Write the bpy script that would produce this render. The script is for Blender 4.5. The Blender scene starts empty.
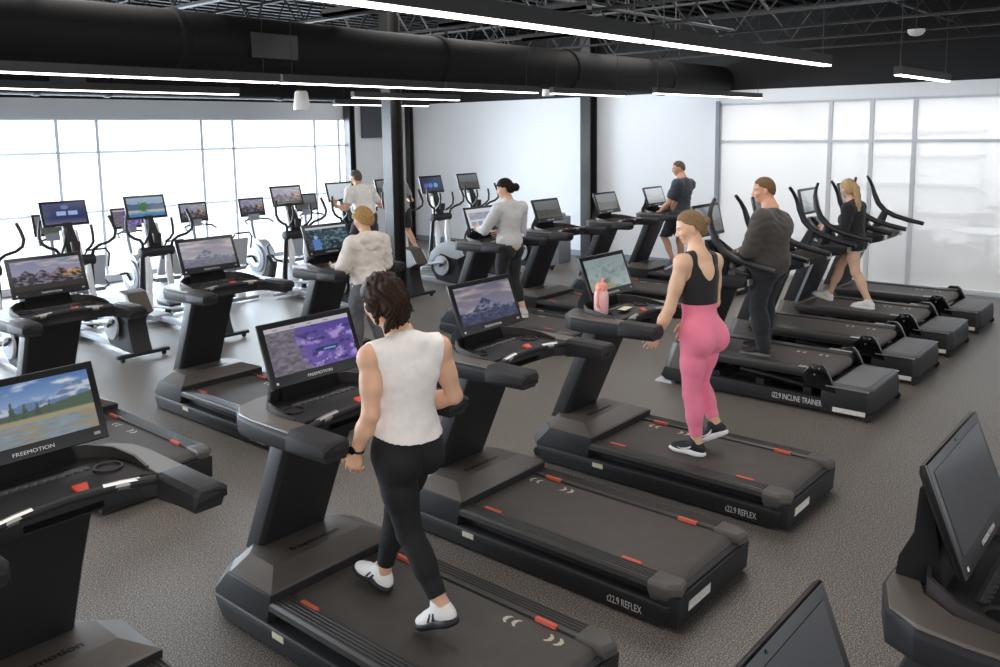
import bpy, bmesh, math, random
import numpy as np
from mathutils import Vector, Matrix
import openvdb as vdb

random.seed(7)
np.random.seed(7)
PI = math.pi
scene = bpy.context.scene
COL = scene.collection
V = Vector


# ------------------------------------------------------------------ colours and materials
def lin(c):
    if isinstance(c, str):
        c = [int(c[i:i + 2], 16) / 255 for i in (0, 2, 4)]
    return tuple(x / 12.92 if x <= 0.04045 else ((x + 0.055) / 1.055) ** 2.4 for x in c)


def mat(name, col, rough=0.5, metal=0.0, var=0.0, vscale=30.0, bump=0.0, bscale=200.0, spec=0.5, attr=None,
        emit=0.0, coat=0.0, sheen=0.0, sss=0.0, trans=0.0, obj_coords=True):
    m = bpy.data.materials.new(name)
    m.use_nodes = True
    nt = m.node_tree
    b = nt.nodes['Principled BSDF']
    c = lin(col)
    b.inputs['Base Color'].default_value = (*c, 1)
    b.inputs['Roughness'].default_value = rough
    b.inputs['Metallic'].default_value = metal
    b.inputs['Specular IOR Level'].default_value = spec
    b.inputs['Coat Weight'].default_value = coat
    b.inputs['Sheen Weight'].default_value = sheen
    if sss:
        b.inputs['Subsurface Weight'].default_value = sss
        b.inputs['Subsurface Radius'].default_value = (0.02, 0.008, 0.004)
        b.inputs['Subsurface Scale'].default_value = 0.6
    b.inputs['Transmission Weight'].default_value = trans
    tc = nt.nodes.new('ShaderNodeTexCoord')
    src = None
    if attr:
        a = nt.nodes.new('ShaderNodeAttribute')
        a.attribute_name = attr
        src = a.outputs['Color']
        nt.links.new(src, b.inputs['Base Color'])
    if emit:
        b.inputs['Emission Strength'].default_value = emit
        if src:
            nt.links.new(src, b.inputs['Emission Color'])
            nt.links.remove(b.inputs['Base Color'].links[0])
            b.inputs['Base Color'].default_value = (0.01, 0.01, 0.012, 1)
        else:
            b.inputs['Emission Color'].default_value = (*c, 1)
    if var:
        n = nt.nodes.new('ShaderNodeTexNoise')
        n.inputs['Scale'].default_value = vscale
        n.inputs['Detail'].default_value = 4
        nt.links.new(tc.outputs['Object'], n.inputs['Vector'])
        mx = nt.nodes.new('ShaderNodeMix')
        mx.data_type = 'RGBA'
        mx.blend_type = 'MULTIPLY'
        mx.inputs['Factor'].default_value = 1.0
        rmp = nt.nodes.new('ShaderNodeMapRange')
        rmp.inputs['From Min'].default_value = 0.3
        rmp.inputs['From Max'].default_value = 0.7
        rmp.inputs['To Min'].default_value = 1 - var
        rmp.inputs['To Max'].default_value = 1 + var
        nt.links.new(n.outputs['Fac'], rmp.inputs['Value'])
        if src:
            nt.links.new(src, mx.inputs[6])
        else:
            mx.inputs[6].default_value = (*c, 1)
        nt.links.new(rmp.outputs['Result'], mx.inputs[7])
        nt.links.new(mx.outputs[2], b.inputs['Base Color'])
    if bump:
        n2 = nt.nodes.new('ShaderNodeTexNoise')
        n2.inputs['Scale'].default_value = bscale
        n2.inputs['Detail'].default_value = 3
        nt.links.new(tc.outputs['Object'], n2.inputs['Vector'])
        bp_ = nt.nodes.new('ShaderNodeBump')
        bp_.inputs['Strength'].default_value = bump
        bp_.inputs['Distance'].default_value = 0.004
        nt.links.new(n2.outputs['Fac'], bp_.inputs['Height'])
        nt.links.new(bp_.outputs['Normal'], b.inputs['Normal'])
    return m


M = {}


def frame_mat(name, f):
    """pale frame profile, translucent mix added to imitate bloom from the bright windows"""
    m = mat(name, 'e4e8ec', .5)
    nt = m.node_tree
    b = nt.nodes['Principled BSDF']
    o = nt.nodes['Material Output']
    t = nt.nodes.new('ShaderNodeBsdfTranslucent')
    t.inputs['Color'].default_value = (.85, .9, .95, 1)
    x = nt.nodes.new('ShaderNodeMixShader')
    x.inputs[0].default_value = f
    nt.links.new(b.outputs[0], x.inputs[1])
    nt.links.new(t.outputs[0], x.inputs[2])
    nt.links.new(x.outputs[0], o.inputs['Surface'])
    return m


M['black'] = mat('black_plastic', '1d1d1f', 0.42, bump=0.08, bscale=500)
M['shell'] = mat('dark_shell_plastic', '28282a', 0.55, bump=0.08, bscale=500, spec=.35)
M['post'] = mat('post_plastic', '202022', 0.5)
M['hood'] = mat('hood_graphite', '59534e', 0.42, var=0.06, vscale=6)
M['hoodband'] = mat('hood_band', '45423f', 0.45)
M['rail'] = mat('rail_plastic', '3f3d3b', 0.42)
M['cap'] = mat('cap_plastic', '5a5652', 0.5)
M['belt'] = mat('belt_rubber', '524d49', 0.6, var=0.08, vscale=9, bump=0.15, bscale=900)
M['belt2'] = mat('belt_rubber_worn', '5a5450', 0.6, var=0.1, vscale=9, bump=0.15, bscale=900)
M['console'] = mat('console_top', '655d57', 0.38, var=0.05, vscale=5)
M['arm'] = mat('arm_rubber', '2b2a2b', 0.58, spec=.35)
M['tray'] = mat('tray_plastic', '33302e', 0.4)
M['void'] = mat('matte_black', '151516', 0.7, spec=.2)
M['rim'] = mat('rim_brown_black', '35312f', 0.35)
M['gloss'] = mat('gloss_black', '0e0e10', 0.16)
M['bezel'] = mat('bezel_black', '121214', 0.3)
M['key'] = mat('key_grey', '4a4a4c', 0.5)
M['silver'] = mat('silver_metal', 'b4b2ae', 0.35, metal=0.8)
M['chrome'] = mat('brushed_steel', 'b9bbbe', 0.28, metal=0.9)
M['orange'] = mat('signal_orange', 'e0674f', 0.6)
M['redkey'] = mat('safety_red', 'd94530', 0.45)
M['white'] = mat('white_paint', 'e9ebee', 0.4)
M['lgrey'] = mat('light_grey_shell', 'c4c9d0', 0.4)
M['mgrey'] = mat('mid_grey_shell', '8b9098', 0.45)
M['padgrey'] = mat('step_pad_grey', '77797c', 0.6, bump=0.1, bscale=300)
M['padgrey2'] = mat('step_rim_grey', '55575b', 0.45)
M['taupe'] = mat('taupe_cover', '423b36', 0.55)
M['label'] = mat('sticker_white', 'dedad2', 0.6, var=0.15, vscale=60)
M['labely'] = mat('sticker_cream', 'd9d3b4', 0.6, var=0.15, vscale=80)
M['ink'] = mat('print_white', 'd4d4d2', 0.6)
M['inkgrey'] = mat('print_grey', '9a9a9a', 0.6)
M['inkdark'] = mat('print_dark', '151515', 0.5)
M['cream'] = mat('print_cream', 'cfc3b2', 0.7)
M['rubber'] = mat('rubber_black', '161616', 0.75)
M['screen'] = mat('screen_glass', '101010', 0.12, attr='Col', emit=0.75)
M['column'] = mat('column_black', '2b2a29', 0.3)
M['duct'] = mat('duct_black', '0e0e0f', 0.65, spec=.2)
M['ceil'] = mat('ceiling_black', '161617', 0.8, var=0.15, vscale=2)
M['joist'] = mat('joist_black', '0d0d0e', 0.6)
M['conduit'] = mat('conduit_grey', '4a4a4c', 0.45)
M['wall'] = mat('wall_white', 'f1f3f5', 0.8, var=0.01, vscale=1.5)
M['base'] = mat('baseboard_grey', '8f9aa6', 0.6)
M['frame'] = frame_mat('window_frame_grey', .2)
M['frameR'] = frame_mat('glass_frame_grey', .2)
M['lamp'] = mat('lamp_diffuser', 'fff4f0', 0.5, emit=7.0)
M['lampbody'] = mat('lamp_housing', '111111', 0.5)
M['speaker'] = mat('speaker_white', 'd8d8d6', 0.5)
M['panel'] = mat('panel_grey', '4c4e53', 0.5)
M['bin'] = mat('bin_grey', '8a8d92', 0.35, metal=0.4)


# ------------------------------------------------------------------ mesh builder
class G:
    def __init__(s):
        s.bm = bmesh.new()

    def loft(s, rings, cap=True, closed=False):
        bm = s.bm
        R = [[bm.verts.new(p) for p in r] for r in rings]
        n = len(R[0])
        k = len(R)
        for i in range(k if closed else k - 1):
            a, b = R[i], R[(i + 1) % k]
            for j in range(n):
                try:
                    bm.faces.new((a[j], a[(j + 1) % n], b[(j + 1) % n], b[j]))
                except ValueError:
                    pass
        if cap and not closed:
            bm.faces.new(list(reversed(R[0])))
            bm.faces.new(R[-1])
        return s

    def box(s, x0, x1, y0, y1, z0, z1):
        return s.loft([[(x0, y0, z), (x1, y0, z), (x1, y1, z), (x0, y1, z)] for z in (z0, z1)])

    def prism_x(s, prof, x0, x1):
        return s.loft([[(x, y, z) for y, z in prof] for x in (x0, x1)])

    def prism_y(s, prof, y0, y1):
        return s.loft([[(x, y, z) for x, z in prof] for y in (y0, y1)])

    def prism_z(s, prof, z0, z1):
        return s.loft([[(x, y, z) for x, y in prof] for z in (z0, z1)])

    def tube(s, path, r, n=10, closed=False, flat=1.0):
        P = [V(p) for p in path]
        k = len(P)
        rr = r if isinstance(r, (list, tuple)) else [r] * k
        rings = []
        up = None
        for i in range(k):
            if closed:
                t = (P[(i + 1) % k] - P[i - 1]).normalized()
            else:
                t = (P[min(i + 1, k - 1)] - P[max(i - 1, 0)]).normalized()
            if up is None:
                up = V((0, 0, 1)) if abs(t.z) < 0.9 else V((0, 1, 0))
            a = t.cross(up).normalized()
            up = a.cross(t).normalized()
            rings.append([P[i] + a * math.cos(2 * PI * j / n) * rr[i] + up * math.sin(2 * PI * j / n) * rr[i] * flat
                          for j in range(n)])
        return s.loft(rings, closed=closed)

    def cyl(s, p0, p1, r0, r1=None, n=20):
        return s.tube([p0, p1], [r0, r0 if r1 is None else r1], n)

    def lathe(s, prof, c=(0, 0, 0), n=24):
        rings = [[(c[0] + r * math.cos(2 * PI * j / n), c[1] + r * math.sin(2 * PI * j / n), c[2] + z) for j in range(n)]
                 for r, z in prof]
        return s.loft(rings)

    def bevel(s, w=0.006, seg=2, ang=25):
        bmesh.ops.recalc_face_normals(s.bm, faces=s.bm.faces)
        es = [e for e in s.bm.edges if len(e.link_faces) == 2 and e.calc_face_angle(0) > math.radians(ang)]
        bmesh.ops.bevel(s.bm, geom=es, offset=w, segments=seg, affect='EDGES', profile=0.6, clamp_overlap=True)
        return s

    def mesh(s, name, m, smooth=True, ang=27):
        bm = s.bm
        bmesh.ops.recalc_face_normals(bm, faces=bm.faces)
        me = bpy.data.meshes.new(name)
        bm.to_mesh(me)
        bm.free()
        me.materials.append(m)
        if smooth:
            me.shade_smooth()
            me.set_sharp_from_angle(angle=math.radians(ang))
        return me

    def obj(s, name, m, parent=None, label=None, **k):
        return link(name, s.mesh(name, m, **k), parent, label)


def link(name, me, parent=None, label=None, mw=None):
    o = bpy.data.objects.new(name, me)
    COL.objects.link(o)
    if parent is not None:
        o.parent = parent
    if mw is not None:
        o.matrix_local = mw
    if label:
        o['label'] = label
    return o


def tag(o, label, cat, group=None, kind=None):
    o['label'] = label
    o['category'] = cat
    if group:
        o['group'] = group
    if kind:
        o['kind'] = kind
    return o


def thing(name, label, cat, loc=(0, 0, 0), rz=0.0, group=None):
    o = bpy.data.objects.new(name, None)
    o.empty_display_size = 0.1
    COL.objects.link(o)
    o.location = loc
    o.rotation_euler = (0, 0, rz)
    return tag(o, label, cat, group)


def struct(o):
    o['kind'] = 'structure'
    return o


def dup(root, loc, label, rz=0.0, parent=None):
    r = root.copy()
    COL.objects.link(r)
    if parent is None:
        r.location = loc
        r.rotation_euler = (0, 0, rz)
        r['label'] = label
    else:
        r.parent = parent
    for ch in list(root.children):
        dup(ch, None, None, 0, r)
    return r


def child(root, stem):
    for c in root.children_recursive:
        if c.name.split('.')[0] == stem:
            return c


_tx = {}


def text_mesh(body, size, m, extr=0.0006, sx=1.0, bold=0.0):
    k = (body, size, m.name, sx, bold)
    if k in _tx:
        return _tx[k]
    cu = bpy.data.curves.new('txt', 'FONT')
    cu.body = body
    cu.size = size
    cu.extrude = extr
    cu.offset = bold
    cu.align_x = 'CENTER'
    cu.align_y = 'CENTER'
    o = bpy.data.objects.new('txt', cu)
    COL.objects.link(o)
    bpy.context.view_layer.update()
    dg = bpy.context.evaluated_depsgraph_get()
    me = bpy.data.meshes.new_from_object(o.evaluated_get(dg))
    bpy.data.objects.remove(o)
    me.transform(Matrix.Diagonal((sx, 1, 1, 1)))
    me.materials.clear()
    me.materials.append(m)
    _tx[k] = me
    return me


def frame_m(origin, xa, ya):
    xa = V(xa).normalized()
    ya = V(ya)
    ya = (ya - xa * ya.dot(xa)).normalized()
    za = xa.cross(ya)
    m = Matrix.Identity(4)
    for i in range(3):
        m[i][0], m[i][1], m[i][2], m[i][3] = xa[i], ya[i], za[i], origin[i]
    return m


# ------------------------------------------------------------------ painted screens
def vnoise(x, y, seed=0):
    xi = np.floor(x).astype(np.int64)
    yi = np.floor(y).astype(np.int64)
    fx = x - xi
    fy = y - yi
    fx = fx * fx * (3 - 2 * fx)
    fy = fy * fy * (3 - 2 * fy)

    def h(a, b):
        n = (a * 374761393 + b * 668265263 + seed * 982451653) & 0x7fffffff
        n = ((n ^ (n >> 13)) * 1274126177) & 0x7fffffff
        return ((n ^ (n >> 16)) & 0xffff) / 65535.0
    return (h(xi, yi) * (1 - fx) * (1 - fy) + h(xi + 1, yi) * fx * (1 - fy)
            + h(xi, yi + 1) * (1 - fx) * fy + h(xi + 1, yi + 1) * fx * fy)


def fbm(x, y, o=4, seed=0):
    s = 0
    a = 0.5
    for i in range(o):
        s = s + a * vnoise(x * 2 ** i, y * 2 ** i, seed + i)
        a *= 0.5
    return s / (1 - 0.5 ** o)


def C3(h):
    return np.array([int(h[i:i + 2], 16) / 255 for i in (0, 2, 4)])


def mixc(a, b, t):
    t = np.clip(t, 0, 1)[:, None]
    return a * (1 - t) + b * t


def p_lake(u, v):
    col = mixc(C3('9dbbe4')[None], C3('4470b4')[None], (v - 0.5) * 2)
    cl = fbm(u * 5, v * 9, 5, 3)
    col = mixc(col, C3('f4f6fb')[None], (cl - 0.5) * 5 * (v > 0.45))
    rid = 0.62 + 0.25 * np.exp(-((u - 0.95) / 0.2) ** 2) + 0.12 * fbm(u * 7, u * 0, 4, 5) - 0.06
    col = mixc(col, mixc(C3('5a78a8')[None], C3('cfd9ea')[None], (fbm(u * 14, v * 20, 4, 8) - 0.45) * 5), (rid - v) * 60)
    hill = 0.5 + 0.12 * (u > 0.5) * (u - 0.5) * 2 + 0.04 * fbm(u * 20, u * 0, 3, 2)
    col = mixc(col, C3('40543f')[None], (hill - v) * 60)
    tree = 0.38 + 0.33 * np.maximum(0, 1 - np.abs(((u * 11) % 1) - 0.5) * 2.4) * (u > 0.36) * (u < 0.68) * (0.65 + 0.5 * vnoise(np.floor(u * 11), u * 0, 4))
    col = mixc(col, mixc(C3('25352a')[None], C3('4b6145')[None], fbm(u * 60, v * 60, 3, 6)), (tree - v) * 50)
    col = mixc(col, C3('a89a70')[None], (0.42 - v) * 40)
    col = mixc(col, mixc(C3('97a5b8')[None], C3('6f7d78')[None], fbm(u * 12, v * 30, 4, 9)), (0.34 - v) * 40)
    col = mixc(col, C3('9c8a68')[None], (fbm(u * 4, v * 16, 3, 11) - 0.56) * 8 * (v < 0.34))
    return col * .78 + C3('aeb2b6')[None] * .22


def p_peak(u, v):
    col = mixc(C3('9a93a4')[None], C3('6f6c80')[None], v)
    col = mixc(col, C3('b7a9ab')[None], (fbm(u * 3, v * 10, 5, 4) - 0.48) * 4)
    rid = 0.28 + 0.36 * np.maximum(0, 1 - np.abs(u - 0.45) * 4.2) + 0.1 * np.maximum(0, 1 - np.abs(u - 0.72) * 4) + 0.08 * fbm(u * 9, u * 0, 4, 1)
    sh = fbm(u * 16 + v * 8, v * 18 - u * 6, 5, 2)
    m = mixc(C3('41455c')[None], C3('8389a1')[None], (sh - 0.4) * 4)
    col = mixc(col, m, (rid - v) * 60)
    r2 = 0.24 + 0.06 * fbm(u * 8, u * 0, 3, 12)
    col = mixc(col, mixc(C3('2d3046')[None], C3('666c8a')[None], fbm(u * 20, v * 26, 4, 13)), (r2 - v) * 40)
    return col


def p_rocky(u, v):
    col = mixc(C3('b9a9b6')[None], C3('868fae')[None], v)
    col = mixc(col, C3('d5c4b4')[None], (fbm(u * 4, v * 12, 4, 21) - 0.5) * 4)
    tri = lambda c, w: np.maximum(0, 1 - np.abs(u - c) / w)
    rid = 0.34 + 0.30 * np.maximum.reduce([tri(0.2, 0.2), tri(0.42, 0.2), 1.05 * tri(0.68, 0.22), 0.8 * tri(0.92, 0.2), .6 * tri(.03, .15)]) + 0.07 * fbm(u * 24, u * 0, 4, 22)
    sh = fbm(u * 22 + v * 14, v * 20, 5, 23)
    m = mixc(C3('3a3743')[None], mixc(C3('8f8794')[None], C3('c79a5c')[None], (u - 0.55) * 4 * (v > 0.35)), (sh - 0.38) * 4)
    col = mixc(col, m, (rid - v) * 60)
    col = mixc(col, C3('3c3b35')[None], (0.16 + 0.08 * fbm(u * 10, v * 4, 3, 24) - v) * 30)
    return col


def p_purple(u, v):
    col = mixc(C3('8468b8')[None], C3('55489a')[None], u * 0.6 + v * 0.4)
    n = fbm(u * 9, v * 7, 5, 31)
    col = mixc(col, C3('b49ae0')[None], (n - 0.52) * 6)
    col = mixc(col, C3('46406c')[None], (0.40 - fbm(u * 14, v * 12, 4, 33)) * 7)
    left = (0.42 - u + 0.25 * (fbm(u * 6, v * 6, 4, 34) - 0.5))
    col = mixc(col, mixc(C3('8d8793')[None], C3('5c5560')[None], fbm(u * 22, v * 22, 4, 35) * 1.6 - 0.4), left * 12)
    col = mixc(col, C3('c9c4cc')[None], (v - 0.9) * 60)
    bar = np.minimum(np.minimum((u - 0.5) * 40, (0.8 - u) * 40), np.minimum((v - 0.3) * 60, (0.4 - v) * 60))
    col = mixc(col, C3('2b3c66')[None], bar)
    bar2 = np.minimum(np.minimum((u - 0.6) * 40, (0.77 - u) * 40), np.minimum((v - 0.32) * 80, (0.36 - v) * 80))
    col = mixc(col, C3('8fd0ee')[None], bar2)
    for i in range(6):
        d = np.maximum(np.abs(u - 0.52 - 0.05 * i), np.abs(v - 0.09 - 0.015 * (i % 3)) * 1.6)
        col = mixc(col, C3('eee8f4')[None], (0.014 - d) * 200)
    for i in range(4):
        d = np.maximum(np.abs(u - 0.12 - 0.2 * i) * 0.4, np.abs(v - 0.95) * 1.6)
        col = mixc(col, C3('6a6472')[None], (0.014 - d) * 200)
    return col


def p_mist(u, v):
    col = mixc(C3('b8c2c4')[None], C3('8e9fa3')[None], v)
    n = fbm(u * 7, v * 8, 5, 41)
    col = mixc(col, C3('4f6b5a')[None], (n - 0.45) * 4 * (1 - 1.6 * np.abs(u - 0.42)) * (1.1 - v))
    col = mixc(col, C3('5f7580')[None], (fbm(u * 14, v * 10, 5, 44) - 0.5) * 3 * (v > 0.45) * (v < 0.8))
    col = mixc(col, C3('9a9a6a')[None], (0.3 - v + 0.3 * (fbm(u * 8, v * 8, 3, 45) - 0.5)) * 4 * (u < 0.6))
    return col * .75 + C3('a4aaac')[None] * .25


def p_runner(u, v):
    col = mixc(C3('3f5460')[None], C3('26313a')[None], fbm(u * 7, v * 7, 5, 51) * 2 - 0.5)
    col = mixc(col, C3('6d8790')[None], (fbm(u * 16, v * 14, 4, 52) - 0.52) * 6)
    col = mixc(col, C3('c8d4dc')[None], (v - 0.9) * 50)
    body = np.maximum(np.abs(u - 0.2) / 0.1, np.abs(v - 0.22) / 0.26)
    col = mixc(col, C3('5f86c4')[None], (1 - body) * 9)
    head = np.hypot((u - 0.2) / 0.05, (v - 0.56) / 0.1)
    col = mixc(col, C3('9bb6dc')[None], (1 - head) * 8)
    return col


def p_dash(u, v):
    col = np.tile(C3('dfe3ea'), (len(u), 1))
    col = mixc(col, mixc(C3('8fa2c0')[None], C3('c6b6b8')[None], fbm(u * 9, v * 10, 4, 61) * 2 - 0.5), np.minimum(np.minimum((u - 0.06) * 40, (0.94 - u) * 40), np.minimum((v - 0.42) * 40, (0.82 - v) * 40)))
    for i in range(4):
        d = np.maximum(np.abs(u - 0.17 - 0.22 * i) / 0.09, np.abs(v - 0.22) / 0.12)
        col = mixc(col, mixc(C3('7e8cb0')[None], C3('b9c6dd')[None], fbm(u * 30, v * 30, 2, 62)), (1 - d) * 12)
    return col


def p_menu(u, v):
    col = mixc(C3('20305c')[None], C3('54577c')[None], v)
    col = mixc(col, C3('7e7594')[None], (0.3 - v) * 3)
    for c in (0.42, 0.7):
        d = np.maximum(np.abs(u - c) / 0.12, np.abs(v - 0.5) / 0.11)
        col = mixc(col, C3('a9c0f0')[None], (1 - d) * 10)
    d = np.hypot((u - 0.52) / 0.1, (v - 0.8) / 0.12)
    col = mixc(col, C3('6f86c0')[None], (1 - d) * 6)
    return col


def p_menu2(u, v):
    col = mixc(C3('1c2138')[None], C3('3a4266')[None], v)
    for c, k in ((0.42, '4a86d8'), (0.68, '56b0e0'), (0.2, '6a5a9a')):
        d = np.hypot((u - c) / 0.13, (v - 0.42) / 0.2)
        col = mixc(col, C3(k)[None], (1 - d) * 3)
    return col


def p_tree(u, v):
    col = mixc(C3('7ea0c4')[None], C3('a7bcd4')[None], v)
    col = mixc(col, C3('59708c')[None], (0.62 + 0.14 * fbm(u * 6, u * 0, 4, 71) - v) * 30)
    col = mixc(col, C3('b9c2c0')[None], (0.36 - v) * 30)
    d = np.hypot((u - 0.42) / 0.14, (v - 0.52) / 0.28)
    col = mixc(col, C3('4f7a4c')[None], (1 - d + 1.3 * (fbm(u * 24, v * 16, 3, 72) - 0.5)) * 4)
    col = mixc(col, C3('4f86b8')[None], (0.2 - v + 0.1 * fbm(u * 9, v * 9, 3, 73)) * 8)
    return col


def p_grey(u, v):
    col = mixc(C3('5f6264')[None], C3('7d8387')[None], v)
    rid = 0.4 + 0.2 * fbm(u * 5, u * 0, 4, 81)
    col = mixc(col, mixc(C3('43423f')[None], C3('6c6a66')[None], fbm(u * 16, v * 20, 4, 82)), (rid - v) * 30)
    col = mixc(col, C3('585b50')[None], (0.2 - v) * 20)
    return col


def p_pale(u, v):
    col = mixc(C3('b4bcc2')[None], C3('d8dde0')[None], v)
    col = mixc(col, C3('7f8890')[None], (0.03 - np.abs(v - 0.35 - 0.6 * np.abs(u - 0.5) + 0.1 * fbm(u * 8, v * 8, 3, 91))) * 30)
    col = mixc(col, C3('969ea4')[None], (0.35 - v) * 4)
    return col


def p_white(u, v):
    col = mixc(C3('d3e0ea')[None], C3('e6eef4')[None], v)
    col = mixc(col, C3('e9c9c6')[None], (0.1 - np.hypot(u - 0.55, v - 0.45)) * 20)
    return col


def p_off(u, v):
    return mixc(C3('2b2c30')[None], C3('3a3b40')[None], v)


_scr = {}


def screen_mesh(fn, w, h):
    """flat display, x across, y up, facing +z"""
    k = (fn.__name__, w, h)
    if k in _scr:
        return _scr[k]
    nx, ny = 110, 62
    xs, ys = np.meshgrid(np.linspace(0, 1, nx), np.linspace(0, 1, ny))
    u = xs.ravel()
    v = ys.ravel()
    co = np.stack([(u - 0.5) * w, (v - 0.5) * h, u * 0], 1)
    idx = np.arange(nx * ny).reshape(ny, nx)
    q = np.stack([idx[:-1, :-1], idx[:-1, 1:], idx[1:, 1:], idx[1:, :-1]], -1).reshape(-1, 4)
    me = quad_mesh('screen', co, q)
    c = np.clip(fn(u, v), 0, 1)
    set_col(me, c)
    me.materials.append(M['screen'])
    _scr[k] = me
    return me


def quad_mesh(name, co, q):
    me = bpy.data.meshes.new(name)
    me.vertices.add(len(co))
    me.vertices.foreach_set('co', np.ascontiguousarray(co, dtype=np.float32).ravel())
    me.loops.add(q.size)
    me.loops.foreach_set('vertex_index', np.ascontiguousarray(q, dtype=np.int32).ravel())
    me.polygons.add(len(q))
    me.polygons.foreach_set('loop_start', np.arange(0, q.size, 4, dtype=np.int32))
    me.update(calc_edges=True)
    me.validate()
    return me


def set_col(me, srgb):
    c = np.where(srgb <= 0.04045, srgb / 12.92, ((srgb + 0.055) / 1.055) ** 2.4)
    a = me.color_attributes.new('Col', 'FLOAT_COLOR', 'POINT')
    out = np.ones((len(me.vertices), 4), np.float32)
    out[:, :3] = c
    a.data.foreach_set('color', out.ravel())
# ------------------------------------------------------------------ machines
def monitor_part(root, cx, cy, cz, w, h, tilt, fn, logo=True, neck=True, th=0.04):
    """a display facing the user (-y), top leaning away; parts: monitor (> screen, lettering, usb_port)"""
    ca, sa = math.cos(tilt), math.sin(tilt)
    X = V((1, 0, 0))
    U = V((0, sa, ca))
    N = V((0, -ca, sa))            # out of the screen
    c = V((cx, cy, cz))

    def P(a, b, d):
        return c + X * a + U * b + N * d
    g = G()
    o = 0.006
    sec = lambda d, s: [P(-w / 2 + s, -h / 2 + s, d), P(w / 2 - s, -h / 2 + s, d), P(w / 2 - s, h / 2 - s, d), P(-w / 2 + s, h / 2 - s, d)]
    g.loft([sec(-th, 0.03), sec(-th * 0.55, 0.004), sec(-o, 0.0), sec(0, 0.004)])
    g.bevel(0.003, 2)
    mon = g.obj('monitor', M['bezel'], root)
    bz, bb = 0.032, 0.058 if logo else 0.034
    sw, sh = w - 2 * bz, h - bz - bb
    so = link('screen', screen_mesh(fn, sw, sh), mon, mw=frame_m(P(0, (bb - bz) / 2, 0.0016), X, U))
    if logo:
        link('lettering', text_mesh('FREEMOTION', 0.021, M['ink'], sx=1.25), mon, mw=frame_m(P(0, -h / 2 + 0.027, 0.001), X, U))
        g = G()
        g.loft([[P(-w / 2 + a, -h / 2 + b, d) for a, b in ((.03, .018), (.042, .018), (.042, .03), (.03, .03))] for d in (0, .002)])
        g.obj('headphone_jack', M['label'], mon)
        g = G()
        g.loft([[P(w / 2 - a, -h / 2 + b, d) for a, b in ((.06, .024), (.035, .024), (.035, .036), (.06, .036))] for d in (0, .002)])
        g.obj('usb_port', M['inkgrey'], mon)
        g = G()
        g.cyl(P(0, h / 2 - .015, 0), P(0, h / 2 - .015, .002), .004, n=10)
        g.obj('camera_dot', M['gloss'], mon)
    return mon


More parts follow.
